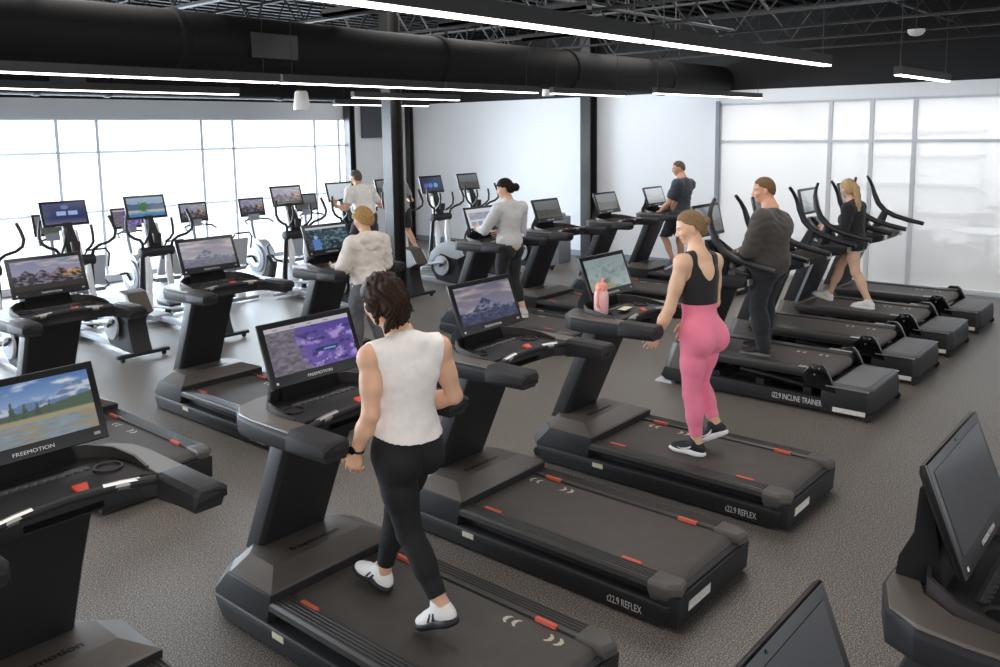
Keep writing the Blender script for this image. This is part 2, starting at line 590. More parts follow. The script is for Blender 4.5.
def make_reflex():
    t = thing('treadmill', '', 'treadmill', group=None)
    # lower body skirt
    g = G()
    def ring(hw, y0, y1, z, c=0.09, cr=0.06):
        return [(-hw + cr, y0, z), (hw - cr, y0, z), (hw, y0 + cr, z), (hw, y1 - c, z), (hw - c, y1, z), (-hw + c, y1, z), (-hw, y1 - c, z), (-hw, y0 + cr, z)]
    g.loft([ring(.43, .06, 2.05, .015), ring(.435, .03, 2.09, .085), ring(.438, .025, 2.10, .128), ring(.43, .025, 2.09, .135), ring(.36, .05, 2.0, .137), ring(.36, .03, 1.9, .2)])
    g.bevel(.004, 1)
    base = g.obj('base_frame', M['shell'], t)
    for s in (-1, 1):
        nm = text_mesh('t22.9 REFLEX', .062, M['ink'], sx=.62)
        nx = V((s, 0, -.25)).normalized()
        xa = V((0, -s * -1.0, 0)) if s < 0 else V((0, 1, 0))
        if s < 0:
            xa = V((0, -1, 0))
        m = frame_m((s * .4355, .33, .062), xa, V((s * .07, 0, 1)))
        link('lettering', nm, base, mw=m)
    g = G()
    g.box(-.4405, -.43, 1.40, 1.49, .085, .118)
    g.obj('rating_label', M['labely'], base)
    for s in (-1, 1):
        for y in (.3, 1.9):
            g = G()
            g.cyl((s * .33, y, 0), (s * .33, y, .03), .03, n=14)
            g.obj('levelling_foot', M['rubber'], base)
    # belt
    g = G()
    prof = [(1.62, .232), (.13, .232)]
    for a in range(1, 8):
        th = PI / 2 + a * PI / 7
        prof.append((.13 + .05 * math.cos(th) * 1.3, .182 + .05 * math.sin(th)))
    prof += [(1.62, .132), (1.62, .2)]
    g.prism_x(prof, -.305, .305)
    belt = g.obj('running_belt', M['belt'], t)
    # chevron marks printed on the belt near its right edge
    for yc, d in ((.0, 1), (-.055, 1), (-.22, -1), (-.275, -1)):
        g = G()
        w_, e_ = .030, .014
        p = [(-w_, 0), (-w_ * .4, e_ * d), (w_ * .4, e_ * d), (w_, 0), (w_, .016 * d), (w_ * .4, (e_ + .022) * d), (-w_ * .4, (e_ + .022) * d), (-w_, .016 * d)]
        g.prism_z([(.235 + x, 1.40 + yc + y) for x, y in p], .2325, .2333)
        g.obj('belt_mark', M['cream'], belt)
    for s in (-1, 1):
        g = G()
        pr = [(.31, .19), (.31, .243), (.325, .25)]
        for k in range(4):
            x = .332 + k * .021
            pr += [(x, .251), (x + .004, .245), (x + .01, .245), (x + .014, .251)]
        pr += [(.418, .249), (.428, .235), (.428, .205), (.41, .19)]
        g.prism_y([(s * x, z) for x, z in pr], .19, 1.60)
        r = g.obj('foot_rail', M['rail'], t)
        for y in (.30, 1.29):
            g = G()
            g.box(s * .300 if s > 0 else -.322, s * .322 if s > 0 else -.300, y, y + .12, .235, .2525)
            g.obj('orange_marker', M['orange'], r)
        g = G()
        a, b = .305, .438
        rings = []
        for z, k in ((.135, .03), (.20, .0), (.232, .0), (.25, .016)):
            q = [(a + k * .3, .19), (b - k, .19), (b - k, .07 + k), (b - .05 - k, .012 + k), (a + k * .3, .03 + k)]
            rings.append([(s * x, y, z) for x, y in q])
        g.loft(rings).bevel(.005, 2)
        g.obj('end_cap', M['cap'], t)
    g = G()
    g.prism_x([(.018, .185), (.03, .02), (.14, .02), (.14, .185)], -.415, .415).bevel(.006, 2)
    rp = g.obj('rear_plate', M['shell'], t)
    g = G()
    g.loft([[(-.30, .0235, .075), (-.06, .0235, .075), (-.06, .0195, .13), (-.30, .0195, .13)], [(-.30, .027, .075), (-.06, .027, .075), (-.06, .023, .13), (-.30, .023, .13)]])
    g.obj('warning_label', M['label'], rp)
    # motor hood
    g = G()
    def hr(hw, y0, y1, z, c):
        return [(-hw, y0, z), (hw, y0, z), (hw, y1 - c, z), (hw - c, y1, z), (-hw + c, y1, z), (-hw, y1 - c, z)]
    g.loft([hr(.40, 1.58, 2.05, .03, .08), hr(.428, 1.545, 2.105, .105, .09), hr(.43, 1.54, 2.11, .15, .09), hr(.428, 1.51, 2.0, .278, .10), hr(.425, 1.51, 1.985, .288, .10)])
    g.bevel(.006, 2)
    hood = g.obj('motor_hood', M['shell'], t)
    g = G()
    g.loft([hr(.424, 1.508, 1.985, .289, .10), hr(.412, 1.52, 1.97, .297, .10), hr(.30, 1.66, 1.955, .345, .08)])
    g.bevel(.004, 2, 12)
    top = g.obj('hood_cover', M['hood'], hood)
    link('lettering', text_mesh('freemotion', .062, M['inkdark'], sx=1.15, bold=.001), top, mw=frame_m((.02, 1.735, .3462), (1, 0, 0), (0, 1, 0)))
    for s in (-1, 1):
        g = G()
        g.cyl((s * .30, 2.07, .035), (s * .36, 2.07, .035), .035, n=16)
        g.obj('transport_wheel', M['rubber'], hood)
    # upright post
    g = G()
    rings = []
    for f, hw in ((0, .222), (.5, .216), (1, .222)):
        z = .30 + f * .80
        yf = 2.035 - .345 * f
        yr = 1.905 - .36 * f
        rings.append([(-hw, yr + .03, z), (-hw + .02, yr, z), (hw - .02, yr, z), (hw, yr + .03, z), (hw, yf, z), (-hw, yf, z)])
    g.loft(rings).bevel(.006, 2)
    g.obj('upright_post', M['post'], t)
    # console: U shaped tray with two arms
    g = G()
    outer = [(-.462, .985), (-.464, 1.56), (-.45, 1.68), (-.39, 1.77), (-.25, 1.82), (.25, 1.82), (.39, 1.77), (.45, 1.68), (.464, 1.56), (.462, .985)]
    inner = [(.335, .985), (.345, 1.27), (.30, 1.33), (.15, 1.345), (-.15, 1.345), (-.30, 1.33), (-.345, 1.27), (-.335, .985)]
    poly = outer + inner
    def zt(x, y, lo):
        k = max(0, min(1, (y - .985) / .5))
        return (1.085 + .02 * (1 - k)) if lo else 1.185 + .005 * k
    g.loft([[(x * (.97 if abs(x) > .4 else 1), y, zt(x, y, 1)) for x, y in poly], [(x, y, zt(x, y, 1) + .03) for x, y in poly], [(x, y, zt(x, y, 0) - .02) for x, y in poly],
            [(x * (.975 if abs(x) > .4 else 1.02), y + (.01 if y < .99 else 0), zt(x, y, 0)) for x, y in poly]])
    g.bevel(.005, 2)
    con = g.obj('console', M['shell'], t)
    for s in (-1, 1):
        g = G()
        q = [(.34, 1.06), (.452, 1.06), (.456, 1.30), (.456, 1.52), (.425, 1.66), (.33, 1.74), (.24, 1.75), (.30, 1.62), (.335, 1.45), (.345, 1.30)]
        q = [(.338, 1.27), (.456, 1.24), (.458, 1.555), (.444, 1.675), (.386, 1.762), (.25, 1.81), (.16, 1.812), (.16, 1.74), (.25, 1.705), (.325, 1.61), (.345, 1.47)]
        g.loft([[(s * x, y, 1.186) for x, y in q], [(s * (x - .004 if x > .4 else x), y, 1.1975) for x, y in q]]).bevel(.003, 1)
        g.obj('console_top', M['console'], con)
        g = G()
        rings = []
        for y, e, zl in ((.965, .012, 1.140), (.98, .0, 1.12), (1.12, .0, 1.11), (1.255, .0, 1.095)):
            a, b = .325 + e, .472 - e
            zt2 = 1.205 - e
            rings.append([(s * a, y, zl + e), (s * b, y, zl + e + .02), (s * b, y, zt2 - .025), (s * (b - .03), y, zt2), (s * (a + .02), y, zt2), (s * a, y, zt2 - .02)])
        g.loft(rings).bevel(.005, 2)
        g.obj('console_arm', M['arm'], con)
        g = G()
        g.lathe([(.052, 1.125), (.058, 1.2), (.05, 1.2), (.045, 1.13), (.001, 1.13)], (s * .245, 1.50, 0), 20)
        g.obj('cup_holder', M['tray'], con)
    # recessed tray and its curved back rim
    g = G()
    g.prism_z([(-.31, 1.345), (.31, 1.345), (.335, 1.5), (.30, 1.64), (.2, 1.70), (-.2, 1.70), (-.30, 1.64), (-.335, 1.5)], 1.10, 1.128)
    g.obj('console_tray', M['tray'], con)
    g = G()
    pts = [(-.335, 1.36), (-.34, 1.47), (-.315, 1.60), (-.24, 1.69), (-.12, 1.72), (.12, 1.72), (.24, 1.69), (.315, 1.60), (.34, 1.47), (.335, 1.36)]
    rings = []
    for i, (x, y) in enumerate(pts):
        nx, ny = x / .34, (y - 1.45) / .27
        l = math.hypot(nx, ny)
        nx, ny = nx / l * .012, ny / l * .012
        zt3 = 1.205 + .05 * math.sin(PI * i / (len(pts) - 1))
        rings.append([(x, y, 1.11), (x + nx, y + ny, 1.11), (x + nx, y + ny, zt3), (x, y, zt3)])
    g.loft(rings)
    g.obj('tray_rim', M['rim'], con, ang=60)
    # key panels
    for y0, z0, w, nk in ((1.50, 1.165, .20, 11), (1.375, 1.15, .275, 15)):
        g = G()
        g.loft([[(-w, y0, 1.12), (w, y0, 1.12), (w, y0, z0), (-w, y0, z0)], [(-w, y0 + .085, 1.12), (w, y0 + .085, 1.12), (w, y0 + .085, z0 + .035), (-w, y0 + .085, z0 + .035)]]).bevel(.006, 2)
        kp = g.obj('key_panel', M['tray'], con)
        g = G()
        g.loft([[(-w + .006, y0 + .012, z0 + .002), (w - .006, y0 + .012, z0 + .002), (w - .006, y0 + .072, z0 + .027), (-w + .006, y0 + .072, z0 + .027)], [(-w + .006, y0 + .012, z0 + .006), (w - .006, y0 + .012, z0 + .006), (w - .006, y0 + .072, z0 + .031), (-w + .006, y0 + .072, z0 + .031)]])
        for k in range(nk):
            x = -w + .02 + (2 * w - .04) * k / (nk - 1)
            for j in range(2):
                yy = y0 + .018 + j * .03
                zz = z0 + (yy - y0) * .41
                g.box(x - .008, x + .008, yy, yy + .016, zz, zz + .011)
        g.obj('keypad', M['key'], kp)
    g = G()
    g.loft([[(.055, 1.35, 1.165), (.10, 1.35, 1.165), (.10, 1.35, 1.19), (.055, 1.35, 1.19)], [(.05, 1.40, 1.17), (.115, 1.40, 1.17), (.115, 1.40, 1.205), (.05, 1.40, 1.205)]]).bevel(.006, 2)
    g.obj('safety_key', M['redkey'], con, label='orange red safety key clip')
    g = G()
    g.tube([(-.33, 1.27, 1.175), (-.2, 1.30, 1.185), (0, 1.312, 1.19), (.2, 1.30, 1.185), (.33, 1.27, 1.175)], .019, 10)
    bar = g.obj('grip_bar', M['arm'], con)
    for s in (-1, 1):
        g = G()
        g.tube([(s * .13, 1.307, 1.1885), (s * .2, 1.30, 1.185), (s * .27, 1.286, 1.18)], .0198, 10)
        g.obj('pulse_sensor', M['silver'], bar)
    # monitor on its bracket
    g = G()
    rings = []
    for z, y, hw, d in ((1.12, 1.65, .20, .16), (1.25, 1.68, .18, .12), (1.33, 1.695, .16, .07), (1.46, 1.735, .12, .03)):
        rings.append([(-hw, y, z), (hw, y, z), (hw, y + d, z), (-hw, y + d, z)])
    g.loft(rings).bevel(.008, 2)
    g.obj('monitor_bracket', M['void'], t)
    monitor_part(t, 0, 1.645, 1.448, .60, .335, math.radians(21), p_peak)
    return t


def make_incline():
    t = thing('incline_trainer', '', 'treadmill')
    # base rails
    for s in (-1, 1):
        g = G()
        g.prism_x([(.32, .03), (2.0, .03), (2.06, .07), (2.02, .16), (1.6, .16), (.32, .14)], s * .37, s * .43)
        g.bevel(.006, 2)
        b = g.obj('base_rail', M['shell'], t)
        link('lettering', text_mesh('i22.9 INCLINE TRAINER', .075, M['ink'], sx=.60), b, mw=frame_m((s * .4312, .66, .088), (0, s, 0), (0, 0, 1)))
    g = G()
    g.box(-.37, .37, .3, 2.0, .03, .09)
    for y in (.55, 1.0, 1.45):
        g.box(-.36, .36, y, y + .08, .09, .2)
    g.cyl((-.2, .6, .16), (-.2, 1.3, .22), .035, n=12)
    g.cyl((.2, .6, .16), (.2, 1.3, .22), .035, n=12)
    g.obj('lift_mechanism', M['black'], t)
    # rear drive box with a step pad
    g = G()
    def rr(hw, y0, y1, z, c=.05):
        return [(-hw + c * 1.6, y0, z), (hw - c * 1.6, y0, z), (hw, y0 + c * .9, z), (hw, y1, z), (-hw, y1, z), (-hw, y0 + c * .9, z)]
    g.loft([rr(.41, .03, .42, .03), rr(.432, .0, .44, .08), rr(.435, .0, .44, .20), rr(.425, .012, .43, .262)]).bevel(.006, 2)
    box = g.obj('rear_drive_box', M['shell'], t)
    g = G()
    g.loft([rr(.425, .012, .36, .263), rr(.415, .02, .36, .285)]).bevel(.006, 2)
    g.obj('step_rim', M['padgrey2'], box)
    g = G()
    g.loft([rr(.36, .055, .345, .2855, .03), rr(.355, .06, .34, .291, .03)]).bevel(.002, 1)
    g.obj('step_pad', M['padgrey'], box)
    g = G()
    g.box(-.443, -.434, .05, .33, .045, .085)
    g.obj('warning_label', M['label'], box)
    for s in (-1, 1):
        g = G()
        g.box(s * .43 - .012, s * .43 + .012, .03, .40, .262, .272)
        g.obj('metal_trim', M['silver'], box)
        g = G()
        g.cyl((s * .405, .035, .035), (s * .44, .035, .035), .035, n=16)
        g.obj('wheel', M['rubber'], box)
        # hinge bracket at the deck tail
        g = G()
        g.prism_x([(.30, .20), (.58, .24), (.62, .34), (.54, .43), (.44, .435), (.40, .40)], s * .385, s * .435)
        g.bevel(.008, 2)
        g.obj('hinge_bracket', M['gloss'], t)
        for y, z in ((.46, .41), (.52, .415), (.50, .35)):
            g = G()
            g.cyl((s * .435, y, z), (s * .44, y, z), .009, n=10)
            g.obj('bolt', M['silver'], t)
    # deck
    g = G()
    g.box(-.40, .40, .42, 1.75, .30, .355)
    g.bevel(.008, 2)
    deck = g.obj('deck_frame', M['black'], t)
    g = G()
    prof = [(1.75, .378), (.46, .378)]
    for a in range(1, 8):
        th = PI / 2 + a * PI / 7
        prof.append((.46 + .055 * math.cos(th), .323 + .055 * math.sin(th)))
    prof += [(1.75, .268), (1.75, .33)]
    g.prism_x(prof, -.285, .285)
    belt = g.obj('running_belt', M['belt2'], t)
    for y, x0 in ((.60, .16), (.66, .16), (.82, .16), (.88, .16)):
        g = G()
        g.prism_z([(x0 - .03, y - .012), (x0 + .03, y - .012), (x0 + .024, y + .012), (x0 - .024, y + .012)], .3785, .3793)
        g.obj('belt_mark', M['cream'], belt)
    for s in (-1, 1):
        g = G()
        g.prism_y([(s * x, z) for x, z in ((.288, .34), (.288, .392), (.34, .396), (.40, .39), (.41, .36), (.40, .33))], .44, 1.78)
        g.bevel(.004, 1)
        r = g.obj('foot_rail', M['rail'], t)
        g = G()
        g.box(s * .39 - .022, s * .39 + .022, .44, .66, .388, .40)
        g.bevel(.003, 1)
        g.obj('metal_trim', M['silver'], r)
    # front hood
    g = G()
    g.loft([hr2(.42, 1.70, 2.06, .09), hr2(.42, 1.70, 2.06, .18), hr2(.36, 1.74, 2.0, .40)]).bevel(.01, 2)
    g.obj('motor_hood', M['hood'], t)
    # upright slab with light trim
    g = G()
    rings = []
    for f in (0, 1):
        z = .14 + .96 * f
        yf, yr, hw = 2.06 - .36 * f, 1.88 - .36 * f, .30
        rings.append([(-hw, yr, z), (hw, yr, z), (hw, yf, z), (-hw, yf, z)])
    g.loft(rings).bevel(.01, 2)
    up = g.obj('upright_post', M['post'], t)
    for s in (-1, 1):
        g = G()
        rings = []
        for f in (.05, .95):
            z = .14 + .96 * f
            y = 1.88 - .36 * f
            rings.append([(s * .295, y - .004, z), (s * .308, y - .004, z), (s * .308, y + .03, z), (s * .295, y + .03, z)])
        g.loft(rings)
        g.obj('trim_strip', M['mgrey'], up)
    # console body
    g = G()
    rings = []
    for z, hw, y0, y1 in ((1.0, .30, 1.38, 1.70), (1.05, .38, 1.22, 1.74), (1.13, .39, 1.18, 1.76), (1.16, .37, 1.20, 1.74)):
        rings.append([(-hw, y0, z), (hw, y0, z), (hw, y1 - .08, z), (hw - .08, y1, z), (-hw + .08, y1, z), (-hw, y1 - .08, z)])
    g.loft(rings).bevel(.01, 2)
    con = g.obj('console', M['shell'], t)
    g = G()
    g.loft([[(-.30, 1.20, 1.16), (.30, 1.20, 1.16), (.30, 1.20, 1.17), (-.30, 1.20, 1.17)], [(-.30, 1.34, 1.16), (.30, 1.34, 1.16), (.30, 1.34, 1.215), (-.30, 1.34, 1.215)]]).bevel(.006, 2)
    g.obj('key_panel', M['tray'], con)
    g = G()
    g.loft([[(-.24, 1.5, 1.15), (.24, 1.5, 1.15), (.2, 1.70, 1.15), (-.2, 1.70, 1.15)], [(-.20, 1.56, 1.30), (.20, 1.56, 1.30), (.16, 1.72, 1.28), (-.16, 1.72, 1.28)],
            [(-.1, 1.70, 1.44), (.1, 1.70, 1.44), (.09, 1.78, 1.44), (-.09, 1.78, 1.44)]]).bevel(.012, 2)
    g.obj('console_dome', M['gloss'], con)
    for s in (-1, 1):
        g = G()
        g.box(s * .33 - .06, s * .33 + .06, 1.16, 1.175, 1.075, 1.135)
        g.obj('metal_trim', M['silver'], con)
        # side handle: arm running back, then up and forward to an inward hook
        P = [(.40, .90, 1.235), (.405, 1.10, 1.275), (.41, 1.28, 1.325), (.41, 1.40, 1.385), (.41, 1.49, 1.48), (.408, 1.545, 1.60), (.385, 1.575, 1.72), (.32, 1.59, 1.80), (.235, 1.60, 1.865)]
        rad = [.028, .032, .034, .036, .036, .032, .024, .020, .018]
        g = G()
        g.tube([(s * x, y, z) for x, y, z in P], rad, 10)
        h = g.obj('side_handle', M['black'], t)
        g = G()
        g.tube([(s * .30, 1.50, 1.10), (s * .36, 1.44, 1.24), (s * .405, 1.40, 1.37)], [.07, .06, .045], 10)
        g.obj('handle_mount', M['shell'], h)
    monitor_part(t, 0, 1.775, 1.635, .57, .325, math.radians(14), p_grey, logo=False)
    return t


def hr2(hw, y0, y1, z, c=.08):
    return [(-hw, y0, z), (hw, y0, z), (hw, y1 - c, z), (hw - c, y1, z), (-hw + c, y1, z), (-hw, y1 - c, z)]


def make_elliptical():
    t = thing('elliptical_trainer', '', 'elliptical')
    # rear stabiliser
    g = G()
    g.box(-.31, .31, .0, .07, .045, .085)
    g.bevel(.006, 2)
    st = g.obj('rear_stabilizer', M['shell'], t)
    for s in (-1, 1):
        g = G()
        g.cyl((s * .25 - .015, .035, .03), (s * .25 + .015, .035, .03), .03, n=14)
        g.obj('castor', M['rubber'], st)
    # drive housing: leaning pillar, boxy cover on top
    g = G()
    prof = [(.02, .07), (.30, .07), (.62, .10), (.76, .28), (.66, .52), (.46, .68), (.30, .72), (.10, .60), (.13, .40), (.08, .20)]
    g.prism_x(prof, -.115, .115).bevel(.02, 3)
    hs = g.obj('drive_housing', M['shell'], t)
    g = G()
    g.prism_x([(-.05, .55), (.12, .47), (.34, .60), (.36, .74), (.28, .79), (.10, .77)], -.118, .118).bevel(.015, 2)
    g.obj('housing_cover', M['taupe'], hs)
    for s in (-1, 1):
        g = G()
        g.prism_x([(-.03, .56), (.12, .49), (.24, .50), (.48, .56), (.64, .46), (.76, .30), (.82, .32), (.72, .56), (.52, .72), (.28, .78), (.10, .755)], s * .112, s * .14).bevel(.008, 2)
        g.obj('side_shell', M['lgrey'], hs)
        # crank disc with spoke arm
        g = G()
        g.cyl((s * .14, .46, .36), (s * .175, .46, .36), .165, n=30)
        g.bevel(.008, 2)
        d = g.obj('crank_disc', M['lgrey'], t)
        g = G()
        a = s * .5
        g.tube([(s * .195, .46, .36), (s * .195, .46 + .14 * s, .36 - .08 * s)], .022, 10, flat=1)
        g.obj('crank_arm', M['black'], d)
        # pedal link from the crank to the swing arm, with foot plate
        y0, z0 = .46 + .14 * s, .36 - .08 * s
        y1, z1 = 1.56 + .1 * s, .30
        g = G()
        g.tube([(s * .225, y0, z0), (s * .225, (y0 + y1) / 2, (z0 + z1) / 2 - .02), (s * .225, y1, z1)], .026, 10)
        pl = g.obj('pedal_link', M['lgrey'], t)
        yc, zc = y0 + (y1 - y0) * .60, z0 + (z1 - z0) * .60
        g = G()
        g.loft([[(s * .225 - .075, yc - .19, zc + .02), (s * .225 + .075, yc - .19, zc + .02), (s * .225 + .085, yc + .1, zc + .02), (s * .225 + .05, yc + .19, zc + .02), (s * .225 - .05, yc + .19, zc + .02), (s * .225 - .085, yc + .1, zc + .02)],
                [(s * .225 - .085, yc - .2, zc + .06), (s * .225 + .085, yc - .2, zc + .06), (s * .225 + .09, yc + .1, zc + .075), (s * .225 + .05, yc + .2, zc + .085), (s * .225 - .05, yc + .2, zc + .085), (s * .225 - .09, yc + .1, zc + .075)]]).bevel(.012, 2)
        g.obj('foot_plate', M['black'], pl)
        # swing arm up to the pivot and moving handle
        g = G()
        g.tube([(s * .225, y1, z1), (s * .19, 1.60 + .05 * s, .50), (s * .155, 1.61 + .03 * s, .72), (s * .15, 1.63, .96)], [.026, .04, .05, .03], 10)
        g.obj('swing_arm', M['white'], t)
        g = G()
        g.tube([(s * .20, 1.63, 1.02), (s * .215, 1.60, 1.13), (s * .27, 1.55, 1.185), (s * .37, 1.50, 1.22), (s * .44, 1.485, 1.27), (s * .468, 1.50, 1.35), (s * .45, 1.53, 1.45), (s * .42, 1.56, 1.55)],
               [.022, .021, .02, .02, .021, .022, .022, .02], 8)
        h = g.obj('moving_handle', M['black'], t)
        g = G()
        g.tube([(s * .15, 1.66, 1.12), (s * .17, 1.58, 1.17), (s * .175, 1.50, 1.24), (s * .165, 1.48, 1.35), (s * .16, 1.50, 1.46)], .018, 8)
        g.obj('fixed_handle', M['black'], t)
        # front uprights
        g = G()
        g.tube([(s * .17, 1.78, .10), (s * .205, 1.72, .40), (s * .20, 1.68, .75), (s * .19, 1.66, 1.0)], [.045, .04, .036, .036], 10)
        g.obj('front_upright', M['black'], t)
    # base beam
    g = G()
    g.box(-.05, .05, .1, 1.9, .05, .11)
    g.box(-.12, .12, 1.6, 1.85, .05, .13)
    g.bevel(.01, 2)
    g.obj('base_beam', M['lgrey'], t)
    g = G()
    g.box(-.30, .30, 1.86, 1.93, .03, .08)
    g.bevel(.008, 2)
    g.obj('front_stabilizer', M['lgrey'], t)
    g = G()
    g.cyl((-.235, 1.65, 1.0), (.235, 1.65, 1.0), .07, n=20)
    g.bevel(.012, 2)
    g.obj('pivot_cover', M['shell'], t)
    # mast, cup and monitor
    g = G()
    g.loft([[(-.075, 1.62, 1.02), (.075, 1.62, 1.02), (.085, 1.76, 1.02), (-.085, 1.76, 1.02)], [(-.065, 1.68, 1.25), (.065, 1.68, 1.25), (.07, 1.80, 1.25), (-.07, 1.80, 1.25)],
            [(-.055, 1.80, 1.48), (.055, 1.80, 1.48), (.05, 1.87, 1.48), (-.05, 1.87, 1.48)]]).bevel(.012, 2)
    ms = g.obj('console_mast', M['shell'], t)
    for s in (-1, 1):
        g = G()
        g.loft([[(s * .085, 1.66, 1.04), (s * .115, 1.66, 1.04), (s * .115, 1.74, 1.04), (s * .085, 1.74, 1.04)], [(s * .075, 1.76, 1.38), (s * .10, 1.76, 1.38), (s * .10, 1.81, 1.38), (s * .075, 1.81, 1.38)]])
        g.obj('mast_side', M['white'], ms)
    g = G()
    g.lathe([(.05, 1.12), (.062, 1.25), (.055, 1.25), (.045, 1.14), (.001, 1.14)], (0, 1.61, 0), 18)
    g.obj('bottle_holder', M['tray'], ms)
    monitor_part(t, 0, 1.86, 1.595, .58, .33, math.radians(17), p_rocky, logo=False)
    return t


def make_bike():
    t = thing('exercise_bike', '', 'exercise bike')
    g = G()
    g.box(-.28, .28, 1.50, 1.57, .02, .07)
    g.bevel(.006, 1)
    g.obj('front_stabilizer', M['mgrey'], t)
    g = G()
    g.box(-.26, .26, .0, .07, .02, .07)
    g.bevel(.006, 1)
    g.obj('rear_stabilizer', M['mgrey'], t)
    g = G()
    g.box(-.06, .06, .05, 1.55, .06, .13)
    g.bevel(.01, 2)
    g.obj('base_beam', M['white'], t)
    g = G()
    pr = []
    for a in range(20):
        th = 2 * PI * a / 20
        pr.append((1.18 + .30 * math.cos(th), .46 + .33 * math.sin(th)))
    g.prism_x(pr, -.09, .09).bevel(.015, 2)
    hs = g.obj('drive_housing', M['lgrey'], t)
    for s in (-1, 1):
        g = G()
        g.cyl((s * .09, 1.14, .46), (s * .125, 1.14, .46), .24, n=30)
        g.bevel(.008, 2)
        d = g.obj('side_disc', M['mgrey'], hs)
        g = G()
        g.cyl((s * .125, 1.14, .46), (s * .13, 1.14, .46), .15, n=26)
        g.obj('disc_plate', M['white'], d)
        g = G()
        y, z = 1.08 - s * .11, .40 - s * .1
        g.tube([(s * .15, 1.08, .40), (s * .15, y, z)], .018, 8)
        cr = g.obj('crank_arm', M['black'], t)
        g = G()
        g.box(s * .22 - .055, s * .22 + .055, y - .05, y + .05, z - .015, z + .02)
        g.bevel(.008, 2)
        g.obj('pedal', M['black'], cr)
    g = G()
    g.prism_x([(.86, .13), (1.34, .13), (1.2, .46), (.92, .56), (.78, .40)], -.075, .075).bevel(.02, 2)
    g.obj('rear_cover', M['black'], t)
    g = G()
    g.prism_x([(.18, .13), (.55, .13), (.62, .34), (.50, .46), (.22, .44)], -.08, .08).bevel(.02, 2)
    g.obj('seat_base', M['white'], t)
    g = G()
    g.loft([[(-.20, .22, .46), (.20, .22, .46), (.16, .58, .46), (-.16, .58, .46)], [(-.21, .2, .52), (.21, .2, .52), (.17, .60, .53), (-.17, .60, .53)]]).bevel(.02, 2)
    g.obj('seat', M['mgrey'], t)
    g = G()
    g.loft([[(-.18, .17, .56), (.18, .17, .56), (.18, .24, .56), (-.18, .24, .56)], [(-.16, .05, .98), (.16, .05, .98), (.16, .11, .98), (-.16, .11, .98)]]).bevel(.02, 2)
    g.obj('backrest', M['lgrey'], t)
    for s in (-1, 1):
        g = G()
        g.tube([(s * .20, .25, .50), (s * .28, .30, .52), (s * .29, .48, .60), (s * .28, .55, .72), (s * .27, .50, .76)], .016, 8)
        g.obj('seat_handle', M['black'], t)
    g = G()
    g.tube([(-.17, .03, .82), (-.17, -.02, 1.0), (-.12, -.03, 1.07), (.12, -.03, 1.07), (.17, -.02, 1.0), (.17, .03, .82)], .014, 8)
    g.obj('back_loop', M['black'], t)
    g = G()
    g.tube([(0, 1.30, .74), (0, 1.38, 1.0), (0, 1.37, 1.18)], .025, 10)
    ms = g.obj('console_mast', M['mgrey'], t)
    g = G()
    g.tube([(-.26, 1.12, 1.06), (-.24, 1.22, 1.10), (-.1, 1.31, 1.12), (.1, 1.31, 1.12), (.24, 1.22, 1.10), (.26, 1.12, 1.06)], .015, 8)
    g.obj('handlebar', M['black'], ms)
    g = G()
    g.loft([[(-.10, 1.29, 1.09), (.10, 1.29, 1.09), (.10, 1.37, 1.09), (-.10, 1.37, 1.09)], [(-.12, 1.30, 1.20), (.12, 1.30, 1.20), (.12, 1.38, 1.20), (-.12, 1.38, 1.20)]]).bevel(.01, 2)
    g.obj('console', M['mgrey'], ms)
    monitor_part(t, 0, 1.345, 1.32, .50, .32, math.radians(12), p_grey, logo=False, th=.035)
    return t


def place(t, x, y, label, fn=None, first=[]):
    """first placing moves the prototype itself, later ones copy it with all its parts"""
    if t.name in first:
        t = dup(t, (x, y, 0), label)
    else:
        first.append(t.name)
        t.location = (x, y, 0)
        t['label'] = label
    if fn:
        s = child(t, 'screen')
        old = s.data
        w = max(v.co.x for v in old.vertices) * 2
        h = max(v.co.y for v in old.vertices) * 2
        s.data = screen_mesh(fn, w, h)
    return t
# ------------------------------------------------------------------ people: one implicit surface per body
A = lambda p: np.array(p, float)


def unit(v):
    v = A(v)
    return v / (np.linalg.norm(v) + 1e-9)


